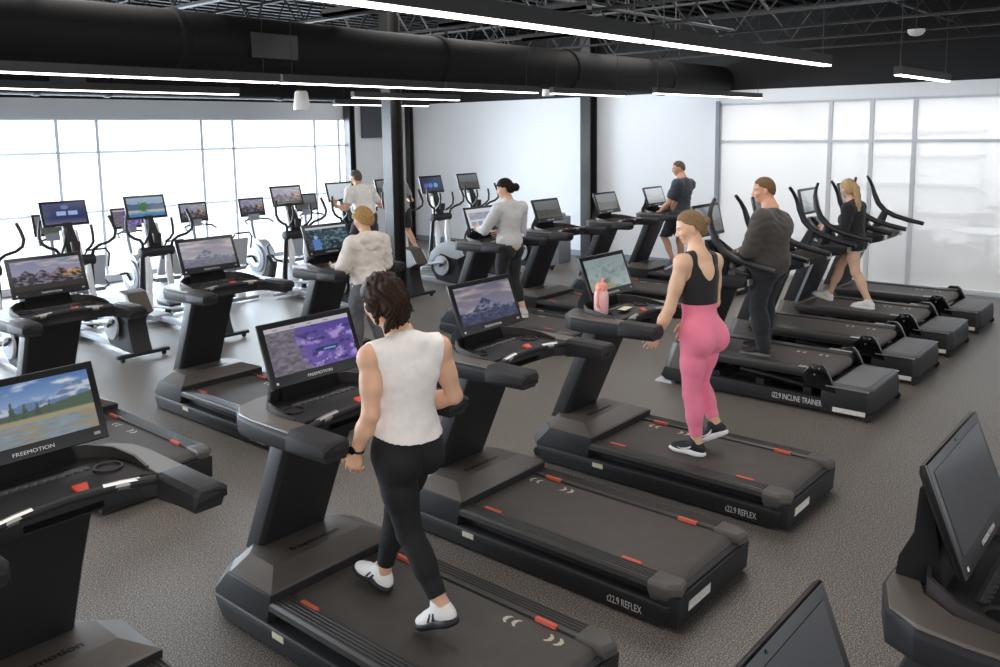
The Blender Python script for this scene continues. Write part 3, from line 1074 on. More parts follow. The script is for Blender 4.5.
class Field:
    def __init__(s, lo, hi, h):
        s.lo, s.h = A(lo), h
        s.n = np.ceil((A(hi) - s.lo) / h).astype(int) + 1
        s.a = np.full(s.n, 0.3, np.float32)

    def grid(s, i0, i1):
        x, y, z = [s.lo[k] + s.h * np.arange(i0[k], i1[k]) for k in range(3)]
        return np.meshgrid(x, y, z, indexing='ij')

    def sub(s, lo, hi):
        i0 = np.clip(np.floor((A(lo) - s.lo) / s.h).astype(int), 0, s.n)
        i1 = np.clip(np.ceil((A(hi) - s.lo) / s.h).astype(int) + 1, 0, s.n)
        return i0, i1

    def put(s, d, i0, i1, k):
        sl = tuple(slice(a, b) for a, b in zip(i0, i1))
        o = s.a[sl]
        if k > 0:
            hh = np.maximum(k - np.abs(o - d), 0) / k
            s.a[sl] = np.minimum(o, d) - hh * hh * k * 0.25
        else:
            s.a[sl] = np.minimum(o, d)

    def cone(s, a, b, ra, rb, k=0.02, off=0.0):
        a, b = A(a), A(b)
        r = max(ra, rb) + off + k + 3 * s.h
        i0, i1 = s.sub(np.minimum(a, b) - r, np.maximum(a, b) + r)
        if np.any(i1 <= i0):
            return
        X, Y, Z = s.grid(i0, i1)
        ab = b - a
        t = np.clip(((X - a[0]) * ab[0] + (Y - a[1]) * ab[1] + (Z - a[2]) * ab[2]) / (ab @ ab + 1e-9), 0, 1)
        d = np.sqrt((X - a[0] - t * ab[0]) ** 2 + (Y - a[1] - t * ab[1]) ** 2 + (Z - a[2] - t * ab[2]) ** 2) - (ra + (rb - ra) * t + off)
        s.put(d, i0, i1, k)

    def ell(s, c, r, fr=None, k=0.02, off=0.0):
        c, r = A(c), A(r) + off
        R = r.max() + k + 3 * s.h
        i0, i1 = s.sub(c - R, c + R)
        if np.any(i1 <= i0):
            return
        X, Y, Z = s.grid(i0, i1)
        X, Y, Z = X - c[0], Y - c[1], Z - c[2]
        if fr is None:
            q = (X, Y, Z)
        else:
            q = [X * f[0] + Y * f[1] + Z * f[2] for f in fr]
        k0 = np.sqrt(sum((q[i] / r[i]) ** 2 for i in range(3)))
        k1 = np.sqrt(sum((q[i] / r[i] ** 2) ** 2 for i in range(3)))
        d = k0 * (k0 - 1) / (k1 + 1e-6)
        s.put(d, i0, i1, k)

    def all(s):
        return s.grid((0, 0, 0), s.n)

    def cut(s, p, n):
        """keep the side of the plane that n points away from"""
        n = unit(n)
        X, Y, Z = s.all()
        s.a = np.maximum(s.a, ((X - p[0]) * n[0] + (Y - p[1]) * n[1] + (Z - p[2]) * n[2]).astype(np.float32))

    def carve(s, d):
        s.a = np.maximum(s.a, -d.astype(np.float32))

    def mesh(s, name, m, colf=None):
        a = s.a
        idx = np.argwhere(a < 2.5 * s.h)
        if len(idx) == 0:
            return None
        lo = np.maximum(idx.min(0) - 3, 0)
        hi = np.minimum(idx.max(0) + 4, s.n)
        b = a[lo[0]:hi[0], lo[1]:hi[1], lo[2]:hi[2]] / s.h
        b = np.pad(b, 2, constant_values=3.0)
        b = np.clip(b, -3, 3).astype(np.float32)
        g = vdb.FloatGrid(3.0)
        g.copyFromArray(b)
        p, q = g.convertToQuads(isovalue=0.0)
        p = np.asarray(p, float)
        q = np.asarray(q)[:, ::-1]
        co = s.lo + (p - 2 + lo) * s.h
        # outward winding
        v = co[q[:, 0]], co[q[:, 1]], co[q[:, 2]]
        vol = np.einsum('ij,ij->i', v[0], np.cross(v[1], v[2])).sum()
        if vol < 0:
            q = q[:, ::-1]
        me = quad_mesh(name, co, q)
        me.shade_smooth()
        me.materials.append(m)
        if colf is not None:
            set_col(me, np.clip(colf(co), 0, 1))
        return me


class Fig:
    """joints in world space; every part of the body is a list of (tag, shape)"""

    def __init__(s, J, sex='f', girth=1.0, hs=1.0, h=0.006, arm=1.0):
        s.J = {k: A(v) for k, v in J.items()}
        s.sex, s.g, s.hs, s.h = sex, girth, hs, h
        s.arm = arm
        s.P = []
        s.build()
        pts = np.array([v for k, v in s.J.items() if len(v) == 3 and not k.startswith('d_')])
        s.lo, s.hi = pts.min(0) - 0.24, pts.max(0) + 0.24

    def c(s, tg, a, b, ra, rb, k=0.02):
        s.P.append((tg, 'c', a, b, ra, rb, k))

    def e(s, tg, c, r, fr=None, k=0.02):
        s.P.append((tg, 'e', c, r, fr, k))

    def field(s, tags, off=0.0, kx=0.0, lo=None, hi=None, h=None):
        f = Field(s.lo if lo is None else lo, s.hi if hi is None else hi, h or s.h)
        for p in s.P:
            if p[0] in tags:
                o = off(p[0]) if callable(off) else off
                if p[1] == 'c':
                    f.cone(p[2], p[3], p[4], p[5], p[6] + kx, o)
                else:
                    f.ell(p[2], p[3], p[4], p[5] + kx, o)
        return f

    def build(s):
        J, g = s.J, s.g
        f = s.sex == 'f'
        r_p = unit(J['hipR'] - J['hipL'])
        pel = (J['hipL'] + J['hipR']) / 2
        sh = (J['shR'] + J['shL']) / 2
        up = unit(sh - pel)
        fw = unit(np.cross(up, r_p))
        r_s = unit(J['shR'] - J['shL'])
        fs = unit(np.cross(up, r_s))
        s.up, s.fw, s.fs, s.rp, s.rs, s.pel, s.shm = up, fw, fs, r_p, r_s, pel, sh
        fp, fc = (r_p, fw, up), (r_s, fs, up)
        hw = np.linalg.norm(J['hipR'] - J['hipL']) / 2
        sw = np.linalg.norm(J['shR'] - J['shL']) / 2
        L = np.linalg.norm(sh - pel)
        # torso
        s.e('torso', pel + up * .05, (hw + .075 * g, .115 * g, .12), fp, .05)
        s.e('torso', pel + up * L * .42 + fw * .01 * g, ((.118 if f else .142) * g, (.092 if f else .105) * g, .16), fc, .06)
        s.e('torso', pel + up * L * .70 + fs * .005, ((.132 if f else .158) * g ** .5, .105 * g ** .5, .175), fc, .05)
        s.e('torso', pel + up * L * .86 - fs * .015, (sw * .86, .082, .10), fc, .05)
        if f:
            for q in (-1, 1):
                s.e('torso', pel + up * L * .66 + fs * .085 + r_s * q * .065, (.062, .055, .062), fc, .03)
        elif g > 1.05:
            s.e('torso', pel + up * L * .34 + fw * .06 * g, (.145 * g, .12 * g, .15), fc, .06)
        for q, n in ((-1, 'L'), (1, 'R')):
            S, E, W = J['sh' + n], J['el' + n], J['wr' + n]
            a = (1.0 if f else 1.18) * g ** .5 * s.arm
            s.c('torso', sh + up * .05 - fs * .015, S + up * .012, .045, .048 * a, .04)
            s.e('sleeve', S, (.055 * a, .055 * a, .055 * a), None, .03)
            s.c('uarm', S, S + (E - S) * .55, .048 * a, .043 * a, .02)
            s.c('uarm', S + (E - S) * .4, E, .043 * a, .036 * a, .02)
            s.c('farm', E, E + (W - E) * .4, .036 * a, .039 * a, .015)
            s.c('farm', E + (W - E) * .35, W, .037 * a, .024 * a, .015)
            s.hand(n, q)
            # pelvis and legs
            H, K, N = J['hip' + n], J['kn' + n], J['an' + n]
            b = (1.0 if f else .95) * g ** .6
            s.e('butt', H - fw * .053 * g + r_p * q * -.012 - up * .02, (.088 * b, .082 * b * (1.08 if f else .95), .105), fp, .035)
            s.c('thigh', H + r_p * q * .0, H + (K - H) * .5, .092 * b, .074 * b, .04)
            s.c('thigh', H + (K - H) * .45, K, .076 * b, .055 * b, .03)
            sd = unit(N - K)
            bk = -unit(fw - sd * (fw @ sd))
            s.c('shin', K, K + (N - K) * .5, .052 * b, .047 * b, .02)
            s.c('shin', K + (N - K) * .45, N, .047 * b, .034 * b, .02)
            s.e('shin', K + (N - K) * .28 + bk * .022, (.046 * b, .048 * b, .11), (unit(np.cross(sd, bk)), bk, sd), .025)
            s.foot(n)
        # neck and head
        N0, Hc = J['neck'], J['head']
        F = unit(J['d_face'])
        U = unit(J['d_up'] - F * (J['d_up'] @ F)) if 'd_up' in J else unit(A((0, 0, 1)) - F * F[2])
        Rr = unit(np.cross(F, U))
        s.F, s.U, s.R, s.Hc = F, U, Rr, Hc
        z = s.hs
        nr = .047 if f else .06
        s.c('neck', N0 - up * .02, Hc - U * .055 * z - F * .018 * z, nr + .008, nr, .03)
        s.c('neck', N0 - up * .03, sh + up * .02, nr + .012, .05, .04)
        fr = (Rr, F, U)
        pt = lambda r_, f_, u_: Hc + (Rr * r_ + F * f_ + U * u_) * z
        s.e('head', pt(0, -.008, .025), (.075 * z, .095 * z, .092 * z), fr, .02)
        s.e('head', pt(0, .026, -.04), (.056 * z, .062 * z, .068 * z), fr, .03)
        s.e('head', pt(0, .058, -.088), (.024 * z, .02 * z, .016 * z), fr, .025)
        s.c('head', pt(0, .084, .008), pt(0, .104, -.03), .009 * z, .0125 * z, .012)
        for q in (-1, 1):
            s.e('head', pt(q * .012, .094, -.034), (.009 * z, .01 * z, .007 * z), fr, .008)
            s.e('head', pt(q * .076, -.012, -.012), (.007 * z, .02 * z, .032 * z), (unit(Rr - F * .5 * q), unit(F + Rr * .5 * q), U), .004)
            s.c('head', pt(q * .014, .083, .018), pt(q * .05, .068, .02), .009 * z, .008 * z, .012)
            s.e('head', pt(q * .043, .062, -.025), (.018 * z, .013 * z, .016 * z), fr, .03)
        s.e('head', pt(0, .083, -.057), (.024 * z, .011 * z, .006 * z), fr, .006)
        s.e('head', pt(0, .081, -.068), (.02 * z, .012 * z, .007 * z), fr, .006)
        s.pt = pt

    def hand(s, n, q):
        J = s.J
        W, E = J['wr' + n], J['el' + n]
        d = unit(J['d_hand' + n]) if 'd_hand' + n in J else unit(W - E)
        th = unit(J['d_thumb' + n]) if 'd_thumb' + n in J else unit(s.fw * 1.0)
        th = unit(th - d * (th @ d))
        pn = unit(np.cross(d, th)) * (-1 if n == 'R' else 1)
        if 'd_palm' + n in J and pn @ A(J['d_palm' + n]) < 0:
            pn = -pn
        curl = float(J['curl' + n][0]) if 'curl' + n in J else .45
        z = .95 if s.sex == 'f' else 1.06
        s.e('hand', W + d * .05 * z, (.043 * z, .018 * z, .05 * z), (th, pn, d), .012)
        s.c('hand', W - d * .01, W + d * .03 * z, .024 * z, .022 * z, .012)
        for i, (o, l, r) in enumerate(((.034, .072, .0086), (.0115, .081, .009), (-.0115, .075, .0086), (-.033, .060, .0078))):
            p = W + (d * (.088 - .004 * abs(i - 1)) + th * o) * z
            s.c('hand', W + (d * .06 + th * o * .8) * z, p, .0105 * z, r * z, .006)
            a = curl * (.55 + .12 * i)
            dd = d + th * (o * 4.0)
            for f_ in (.45, .32, .25):
                dirn = unit(unit(dd) * math.cos(a) + pn * math.sin(a))
                p2 = p + dirn * l * f_ * z
                s.c('hand', p, p2, r * z, r * .92 * z, .003)
                p = p2
                a += curl * .75
        b = W + (d * .03 + th * .028) * z
        m1 = b + unit(d * .75 + th * .8 + pn * .35) * .038 * z
        m2 = m1 + unit(d * .95 + th * .35 + pn * .4) * .030 * z
        m3 = m2 + unit(d + th * .1 + pn * .45) * .024 * z
        s.c('hand', b, m1, .0135 * z, .0115 * z, .012)
        s.c('hand', m1, m2, .0112 * z, .0098 * z, .003)
        s.c('hand', m2, m3, .0098 * z, .0082 * z, .003)

    def foot(s, n):
        J = s.J
        N, T = J['an' + n], J['toe' + n]
        s.c('foot', N, N + (T - N) * .28 - A((0, 0, .012)), .036, .026, .02)

    def skin_col(s, base, lip='b06a60', brow='5a4433'):
        b = C3(base)

        def f(co):
            n = fbm(co[:, 0] * 14 + co[:, 2] * 9, co[:, 1] * 14 + co[:, 2] * 7, 3, 5)[:, None]
            col = b * (0.94 + .12 * n)
            q = (co - s.Hc) / s.hs
            r_, f_, u_ = q @ s.R, q @ s.F, q @ s.U
            front = f_ > .03
            col = mixc(col, C3(lip)[None], (1 - np.hypot(r_ / .026, (u_ + .062) / .011)) * 4 * front)
            for e in (-1, 1):
                d = np.hypot((r_ - e * .031) / .014, (u_ - .002) / .0062)
                col = mixc(col, C3('ded4cc')[None], (1 - d) * 5 * front)
                d = np.hypot((r_ - e * .031) / .0075, (u_ - .002) / .0075)
                col = mixc(col, C3('33241c')[None], (1 - d) * 5 * front)
                d = np.hypot((r_ - e * .034) / .024, (u_ - .022) / .0055)
                col = mixc(col, C3(brow)[None], (1 - d) * 3 * front)
            cheek = np.exp(-(((np.abs(r_) - .045) / .02) ** 2 + ((u_ + .025) / .02) ** 2)) * front
            col = mixc(col, C3('d08a78')[None], cheek * .35)
            return col
        return f


def fold(f, amp, fx=38, seed=0):
    X, Y, Z = f.all()
    w = np.sin(fx * (X * .8 + Y * .5) + 4 * np.sin(17 * Z + seed)) * np.sin(fx * .8 * Z + 3 * np.sin(14 * (X - Y) + seed * 2))
    w2 = np.sin(fx * 1.9 * Z + 5 * np.sin(11 * X + 9 * Y + seed))
    f.a += (amp * (w * .7 + w2 * .3)).astype(np.float32)


M['skin'] = mat('skin', 'e0b090', 0.5, attr='Col', sss=0.08, var=0.0, spec=.35)


def cloth_mat(name, col, rough=.85, var=.05, vs=60, sheen=.15, bump=.15, bs=700):
    return mat(name, col, rough, var=var, vscale=vs, sheen=sheen, bump=bump, bscale=bs)


def hair_mat(name, c1, c2, rough=.55):
    m = mat(name, c1, rough, spec=.07)
    nt = m.node_tree
    b = nt.nodes['Principled BSDF']
    tc = nt.nodes.new('ShaderNodeTexCoord')
    mp = nt.nodes.new('ShaderNodeMapping')
    mp.inputs['Scale'].default_value = (150, 150, 16)
    n = nt.nodes.new('ShaderNodeTexNoise')
    n.inputs['Scale'].default_value = 2.2
    n.inputs['Detail'].default_value = 5
    r = nt.nodes.new('ShaderNodeValToRGB')
    r.color_ramp.elements[0].position = .35
    r.color_ramp.elements[1].position = .68
    r.color_ramp.elements[0].color = (*lin(c1), 1)
    r.color_ramp.elements[1].color = (*lin(c2), 1)
    nt.links.new(tc.outputs['Object'], mp.inputs['Vector'])
    nt.links.new(mp.outputs['Vector'], n.inputs['Vector'])
    nt.links.new(n.outputs['Fac'], r.inputs['Fac'])
    nt.links.new(r.outputs['Color'], b.inputs['Base Color'])
    bu = nt.nodes.new('ShaderNodeBump')
    bu.inputs['Strength'].default_value = .4
    bu.inputs['Distance'].default_value = .004
    nt.links.new(n.outputs['Fac'], bu.inputs['Height'])
    nt.links.new(bu.outputs['Normal'], b.inputs['Normal'])
    return m


def hair_cap(s, t=.012, nape=-.06, fringe=.062, ear=True, h=None, vol=(0, 0, 0), strands=.0, side=0.0, front=.0):
    z = s.hs
    f = Field(s.Hc - .26 * z, s.Hc + .26 * z, h or s.h * .75)
    fr = (s.R, s.F, s.U)
    f.ell(s.pt(0, -.010, .026), (.076 * z, .095 * z, .094 * z), fr, .02, t)
    f.ell(s.pt(0, -.045 - vol[1], -.01), (.066 * z + vol[0], .055 * z, .075 * z), fr, .03, t)
    X, Y, Z = f.all()
    q = [(X - s.Hc[0]) / z, (Y - s.Hc[1]) / z, (Z - s.Hc[2]) / z]
    r_, f_, u_ = [sum(q[i] * ax[i] for i in range(3)) for ax in (s.R, s.F, s.U)]
    edge = .028 - front + 1.0 * np.minimum(u_ - .03, 0) - side
    wob = .004 * np.sin(r_ * 160) + .004 * np.sin(u_ * 130 + r_ * 60)
    face = np.maximum(edge + wob - f_, u_ - fringe + .25 * np.abs(r_) + (f_ - .05) * -.5 * (front > 0) + wob)
    f.carve(face * z * .8)
    f.a = np.maximum(f.a, ((nape - .2 * np.maximum(f_ + .06, 0) + wob) - u_).astype(np.float32) * z)
    if ear:
        e = np.sqrt(((np.abs(r_) - .08) / 1.0) ** 2 + ((f_ + .008) * .9) ** 2 + ((u_ + .012) * .75) ** 2) - .026
        f.carve(e * z)
    if strands:
        f.a += (strands * np.sin(r_ * 330 + 3 * np.sin(u_ * 40)) * np.sin(f_ * 60 + u_ * 50)).astype(np.float32)
    f.rfu = (r_, f_, u_)
    return f


def shoe(s, n, parent, upper, sole_m, style, name='shoe', z=1.0):
    """trainer with its sole, built along the ankle-to-toe direction"""
    N, T = s.J['an' + n], s.J['toe' + n]
    side = unit(np.cross(T - N, (0, 0, 1)))
    d0 = unit(T - N)
    # foot plane: heel under the ankle, toe ahead
    fwd = unit(s.J['d_foot' + n]) if 'd_foot' + n in s.J else unit((T - N) * A((1, 1, 0)))
    side = unit(np.cross(fwd, (0, 0, 1)))
    upv = unit(np.cross(side, fwd))
    heel = N - upv * .062 * z - fwd * .035 * z
    L = .265 * z
    P = lambda a, w, u: heel + fwd * a * z + side * w * z + upv * u * z
    fr = (fwd, side, upv)
    f = Field(heel - .16 * z + fwd * .11 - .05, heel + .16 * z + fwd * .11 + .07, .0042 * z)
    f.ell(P(.02, 0, .03), (.048 * z, .036 * z, .042 * z), fr, .02)
    f.cone(P(.03, 0, .05), P(.05, 0, .088), .036 * z, .040 * z, .02)
    f.cone(P(.05, 0, .055), P(.15, 0, .03), .040 * z, .034 * z, .03)
    f.ell(P(.165, .0, .022), (.075 * z, .045 * z, .032 * z), fr, .02)
    f.cut(P(0, 0, .008), -upv)
    # ankle opening
    X, Y, Z = f.all()
    oc = P(.045, 0, .115)
    f.carve((np.sqrt((X - oc[0]) ** 2 + (Y - oc[1]) ** 2 + (Z - oc[2]) ** 2) - .034 * z))

    def col(co):
        q = (co - heel) / z
        a, w, u = q @ fwd, q @ side, q @ upv
        return style(a, w, u)
    o = link(name, f.mesh('shoe', M['shoe'], col), parent)
    f = Field(heel - .16 * z + fwd * .11 - .05, heel + .16 * z + fwd * .11 + .07, .0042 * z)
    f.ell(P(.03, 0, -.004), (.062 * z, .041 * z, .024 * z), fr, .02)
    f.cone(P(.03, 0, .0), P(.19, 0, .0), .034 * z, .036 * z, .03)
    f.ell(P(.17, 0, .002), (.088 * z, .049 * z, .022 * z), fr, .02)
    f.cut(P(0, 0, .02), upv)
    f.cut(P(0, 0, -.02), -upv)
    link('sole', f.mesh('sole', sole_m), o)
    return o


M['shoe'] = mat('shoe_upper', 'ffffff', .6, attr='Col', bump=.1, bscale=600)


def flat_style(base, trim=None, mark=None, markc='ffffff'):
    def st(a, w, u):
        col = np.tile(C3(base), (len(a), 1))
        if trim:
            col = mixc(col, C3(trim)[None], (a < .02) * 1.0 * (u < .06))
            col = mixc(col, C3(trim)[None], ((np.abs(w) < .016) & (a > .07) & (a < .16) & (np.sin(a * 420) > .2)) * 1.0)
        if mark == 'swoosh':
            # a tick that sweeps from the heel down and up to the front
            x = (a - .06) / .11
            c = .030 + .02 * (1 - x) ** 2 - .012 * np.sin(np.clip(x, 0, 1) * PI)
            th = .009 * np.clip(x, 0, 1) ** .5 * (1.02 - np.clip(x, 0, 1)) * 2.2
            on = (np.abs(u - c) < th) & (x > 0) & (x < 1) & (np.abs(w) > .012)
            col = mixc(col, C3(markc)[None], on * 1.0)
        elif mark == 'stripes':
            for k in range(2):
                on = (np.abs(a - .085 - .028 * k + (u - .03) * .8) < .009 - .002 * k) & (u < .055) & (u > .016) & (np.abs(w) > .012)
                col = mixc(col, C3(markc)[None], on * 1.0)
        return col
    return st
# ------------------------------------------------------------------ the people
def garment(s, name, tags, m, parent, off=.012, kx=.0, hem=None, neck=None, cuts=(), wr=.0, extra=None, seed=0, h=None, post=None):
    f = s.field(tags, off, kx, h=h)
    if extra:
        extra(f)
    if wr:
        fold(f, wr, seed=seed)
    if hem is not None:
        f.cut((0, 0, hem), (0, 0, -1))
    if neck is not None:
        r, d = neck
        X, Y, Z = f.all()
        c = s.J['neck'] + d
        f.carve(np.sqrt((X - c[0]) ** 2 + (Y - c[1]) ** 2 + (Z - c[2]) ** 2) - r)
    for p, n in cuts:
        f.cut(p, n)
    if post:
        post(f)
    return link(name, f.mesh(name, m), parent)


def person(s, label, skin, **kw):
    t = thing('person', label, 'person', (0, 0, 0))
    ctr = (s.J['anL'] + s.J['anR']) / 2
    f = s.field(('torso', 'sleeve', 'uarm', 'farm', 'hand', 'butt', 'thigh', 'shin', 'foot', 'neck', 'head'))
    body = link('body', f.mesh('body', M['skin'], s.skin_col(skin, **kw)), t)
    t['base'] = 0
    del t['base']
    return t


def settle(t, x, y, z):
    """put the Empty at the feet while the parts stay where they are"""
    o = V((x, y, z))
    t.location = o
    for c in t.children:
        c.location = -o


def leg_cuts(s, frac):
    """keep trousers above the given fraction of the shin"""
    r = []
    return r


def clip_limb(f, a, b, t, rad=.14):
    """remove everything beyond the point at fraction t of the limb a-b (only near the limb)"""
    a, b = A(a), A(b)
    n = unit(b - a)
    p = a + (b - a) * t
    X, Y, Z = f.all()
    along = (X - p[0]) * n[0] + (Y - p[1]) * n[1] + (Z - p[2]) * n[2]
    px, py, pz = X - p[0] - along * n[0], Y - p[1] - along * n[1], Z - p[2] - along * n[2]
    dist = np.sqrt(px ** 2 + py ** 2 + pz ** 2)
    reg = np.maximum(np.maximum(-along, dist - rad), along - np.linalg.norm(b - a) * 1.6 - .25)
    f.carve(reg)


def tail(f, pts, rs, k=.02):
    for a, b, ra, rb in zip(pts[:-1], pts[1:], rs[:-1], rs[1:]):
        f.cone(a, b, ra, rb, k)


ALLLEG = ('butt', 'thigh', 'shin')
off0 = lambda d, o=.012: (lambda tg: d.get(tg, o))

# --- walker in the white tank top
J = dict(hipL=(2.535, 2.835, 1.085), hipR=(2.70, 2.825, 1.095), knL=(2.57, 2.77, .715), knR=(2.72, 3.02, .70), anL=(2.59, 2.585, .405), anR=(2.72, 3.135, .33),
         toeL=(2.58, 2.74, .275), toeR=(2.71, 3.30, .30), shL=(2.455, 2.865, 1.55), shR=(2.775, 2.76, 1.545), elL=(2.395, 2.81, 1.32), wrL=(2.39, 2.915, 1.125),
         elR=(2.845, 2.73, 1.31), wrR=(2.775, 2.95, 1.23), neck=(2.625, 2.86, 1.665), head=(2.60, 2.945, 1.78), d_face=(.32, .9, -.3),
         d_handL=(.02, .30, -.95), d_thumbL=(-.4, .9, .1), d_palmL=(1, 0, 0), curlL=(.75,), d_handR=(-.3, .9, .1), d_thumbR=(0, .1, 1), d_palmR=(-1, 0, 0),
         d_footL=(-.02, .9, -.43), d_footR=(0, .99, .12))
w1 = Fig(J, 'f', 1.0, 1.0, .0045, 1.1)
t = person(w1, 'person in white tank top and black leggings walking on the nearest treadmill', 'dcae90')
garment(w1, 'leggings', ('torso',) + ALLLEG, cloth_mat('leggings_black', '101012', .75, .06, 30, .0), t, off=.006,
        cuts=[((0, 0, 1.26), (0, 0, 1))], post=lambda f: [clip_limb(f, w1.J['kn' + n], w1.J['an' + n], .84) for n in 'LR'])


def w1x(f):
    s = w1
    f.ell(s.pel + s.up * .10, (.142, .118, .13), (s.rp, s.fw, s.up), .06, .012)
    f.ell(s.pel + s.up * .01 - s.fw * .02, (.158, .142, .12), (s.rp, s.fw, s.up), .05, .008)


def w1p(f):
    s = w1
    X, Y, Z = f.all()
    for n, q in (('L', -1), ('R', 1)):
        c = s.J['sh' + n] + s.rs * q * .045 - s.up * .03
        d = np.sqrt((((X - c[0]) * s.rs[0] + (Y - c[1]) * s.rs[1] + (Z - c[2]) * s.rs[2]) / .62) ** 2 +
                    ((X - c[0]) * s.fs[0] + (Y - c[1]) * s.fs[1] + (Z - c[2]) * s.fs[2]) ** 2 + (((X - c[0]) * s.up[0] + (Y - c[1]) * s.up[1] + (Z - c[2]) * s.up[2]) / 1.25) ** 2) - .105
        f.carve(d)


garment(w1, 'tank_top', ('torso', 'butt'), cloth_mat('tank_white', 'efe8e3', .9, .03, 40), t, off=.014, kx=.01, wr=.0032, neck=(.075, A((0, .012, .018))), extra=w1x,
        cuts=[((2.6, 2.83, 1.195), (0, .2, -1))], post=w1p, seed=1)
wt = flat_style('f1efec', None, 'stripes', '1c1c1e')
w1sole = mat('sole_black', '1d1d1f', .6)
for n in 'LR':
    shoe(w1, n, t, None, w1sole, flat_style('f1efec', None, 'stripes', '1c1c1e'))
hm = hair_mat('hair_dark_brown', '1b1410', '402f25')
f = hair_cap(w1, .016, -.075, .05, ear=True, strands=.0035, vol=(.008, .01, 0), h=.004)
r_, f_, u_ = f.rfu
P = w1.pt
tail(f, [P(.02, -.11, .045), P(.03, -.135, -.02), P(.035, -.12, -.09), P(.02, -.10, -.135)], [.05, .044, .03, .008])
tail(f, [P(-.01, -.115, .03), P(-.015, -.13, -.05), P(-.02, -.105, -.12), P(-.035, -.09, -.15)], [.045, .034, .02, .006])
tail(f, [P(.05, -.09, .01), P(.065, -.10, -.06), P(.07, -.085, -.12)], [.035, .026, .007])
tail(f, [P(-.05, -.075, .0), P(-.06, -.075, -.06), P(-.062, -.06, -.105)], [.03, .017, .005])
X, Y, Z = f.all()
f.a += (.0035 * np.sin(r_ * 300 + 6 * np.sin(u_ * 34)) + .003 * np.sin(r_ * 140 + u_ * 60)).astype(np.float32)
link('hair', f.mesh('hair', hm), t)
# wristwatch
d = unit(w1.J['wrL'] - w1.J['elL'])
c0 = w1.J['wrL'] - d * .02
a1 = unit(np.cross(d, (0, 0, 1)))
a2 = np.cross(d, a1)
g = G()
g.tube([tuple(c0 + (a1 * math.cos(k * PI / 8) + a2 * math.sin(k * PI / 8)) * .029) for k in range(16)], .007, 6, closed=True)
wa = g.obj('wristwatch', M['rubber'], t)
g = G()
oc = c0 - A((.031, 0, 0))
g.tube([tuple(oc - A((.004, 0, 0))), tuple(oc + A((.006, 0, 0)))], .019, 14)
g.obj('watch_face', M['gloss'], wa)
settle(t, 2.63, 2.85, .2325)

# --- walker in pink leggings
J = dict(hipL=(5.365, 2.80, 1.09), hipR=(5.535, 2.765, 1.10), knL=(5.36, 2.81, .68), knR=(5.55, 2.85, .715), anL=(5.37, 2.765, .318), anR=(5.535, 2.70, .425),
         toeL=(5.36, 2.93, .285), toeR=(5.53, 2.84, .30), shL=(5.295, 2.86, 1.62), shR=(5.60, 2.775, 1.60), elL=(5.235, 2.925, 1.30), wrL=(5.215, 3.02, 1.10),
         elR=(5.645, 2.79, 1.30), wrR=(5.60, 2.98, 1.14), neck=(5.45, 2.835, 1.715), head=(5.465, 2.90, 1.855), d_face=(-.55, .8, -.28),
         d_handL=(-.05, .42, -.9), d_thumbL=(-.4, .9, .2), d_palmL=(1, .1, 0), curlL=(.6,), d_handR=(0, .3, -.95), d_thumbR=(-.3, .9, .1), d_palmR=(-1, 0, 0),
         d_footL=(-.03, 1, -.02), d_footR=(0, .87, -.49))
w2 = Fig(J, 'f', 1.1, .98, .0048, 1.08)
t = person(w2, 'person in black cropped tank and bright pink leggings walking on a treadmill', 'e3b899')
garment(w2, 'leggings', ('torso',) + ALLLEG, cloth_mat('leggings_pink', 'f884a0', .65, .015, 8, .2), t, off=.006,
        cuts=[((0, 0, 1.345), (0, 0, 1))], post=lambda f: [clip_limb(f, w2.J['kn' + n], w2.J['an' + n], .82) for n in 'LR'])


def w2p(f):
    s = w2
    X, Y, Z = f.all()
    for n, q in (('L', -1), ('R', 1)):
        c = s.J['sh' + n] + s.rs * q * .035 - s.up * .02
        d = np.sqrt((((X - c[0]) * s.rs[0] + (Y - c[1]) * s.rs[1] + (Z - c[2]) * s.rs[2]) / .72) ** 2 +
                    ((X - c[0]) * s.fs[0] + (Y - c[1]) * s.fs[1] + (Z - c[2]) * s.fs[2]) ** 2 + (((X - c[0]) * s.up[0] + (Y - c[1]) * s.up[1] + (Z - c[2]) * s.up[2]) / 1.2) ** 2) - .118
        f.carve(d)
    # low scooped back and neck
    c = s.shm + s.up * .03 - s.fs * .05
    d = np.sqrt((((X - c[0]) * s.rs[0] + (Y - c[1]) * s.rs[1] + (Z - c[2]) * s.rs[2]) / .85) ** 2 + (((X - c[0]) * s.fs[0] + (Y - c[1]) * s.fs[1] + (Z - c[2]) * s.fs[2]) / 2.2) ** 2 +
                (((X - c[0]) * s.up[0] + (Y - c[1]) * s.up[1] + (Z - c[2]) * s.up[2]) / 1.75) ** 2) - .088
    f.carve(d)


garment(w2, 'tank_top', ('torso',), cloth_mat('tank_black', '1a1a1b', .8, .05, 30), t, off=.008, cuts=[((0, 0, 1.33), (0, 0, -1))], post=w2p)
ws = mat('sole_white', 'eceae6', .6)
for n in 'LR':
    shoe(w2, n, t, None, ws, flat_style('1b1b1d', None, 'swoosh', 'f4f4f4'))
f = hair_cap(w2, .008, -.07, .078, strands=.0012, h=.004, front=.022)
P = w2.pt
f.ell(P(.012, -.125, .012), (.034, .036, .034), None, .012)
f.cone(P(.01, -.10, .01), P(.012, -.125, .012), .02, .024, .01)
f.ell(P(.0, -.085, -.055), (.045, .03, .03), None, .02)
r_, f_, u_ = f.rfu
link('hair', f.mesh('hair', hair_mat('hair_ash_blond', '6e563f', '9c8163')), t)
c0 = w2.J['wrL'] - unit(w2.J['wrL'] - w2.J['elL']) * .02
d = unit(w2.J['wrL'] - w2.J['elL'])
a1 = unit(np.cross(d, (0, 0, 1)))
a2 = np.cross(d, a1)
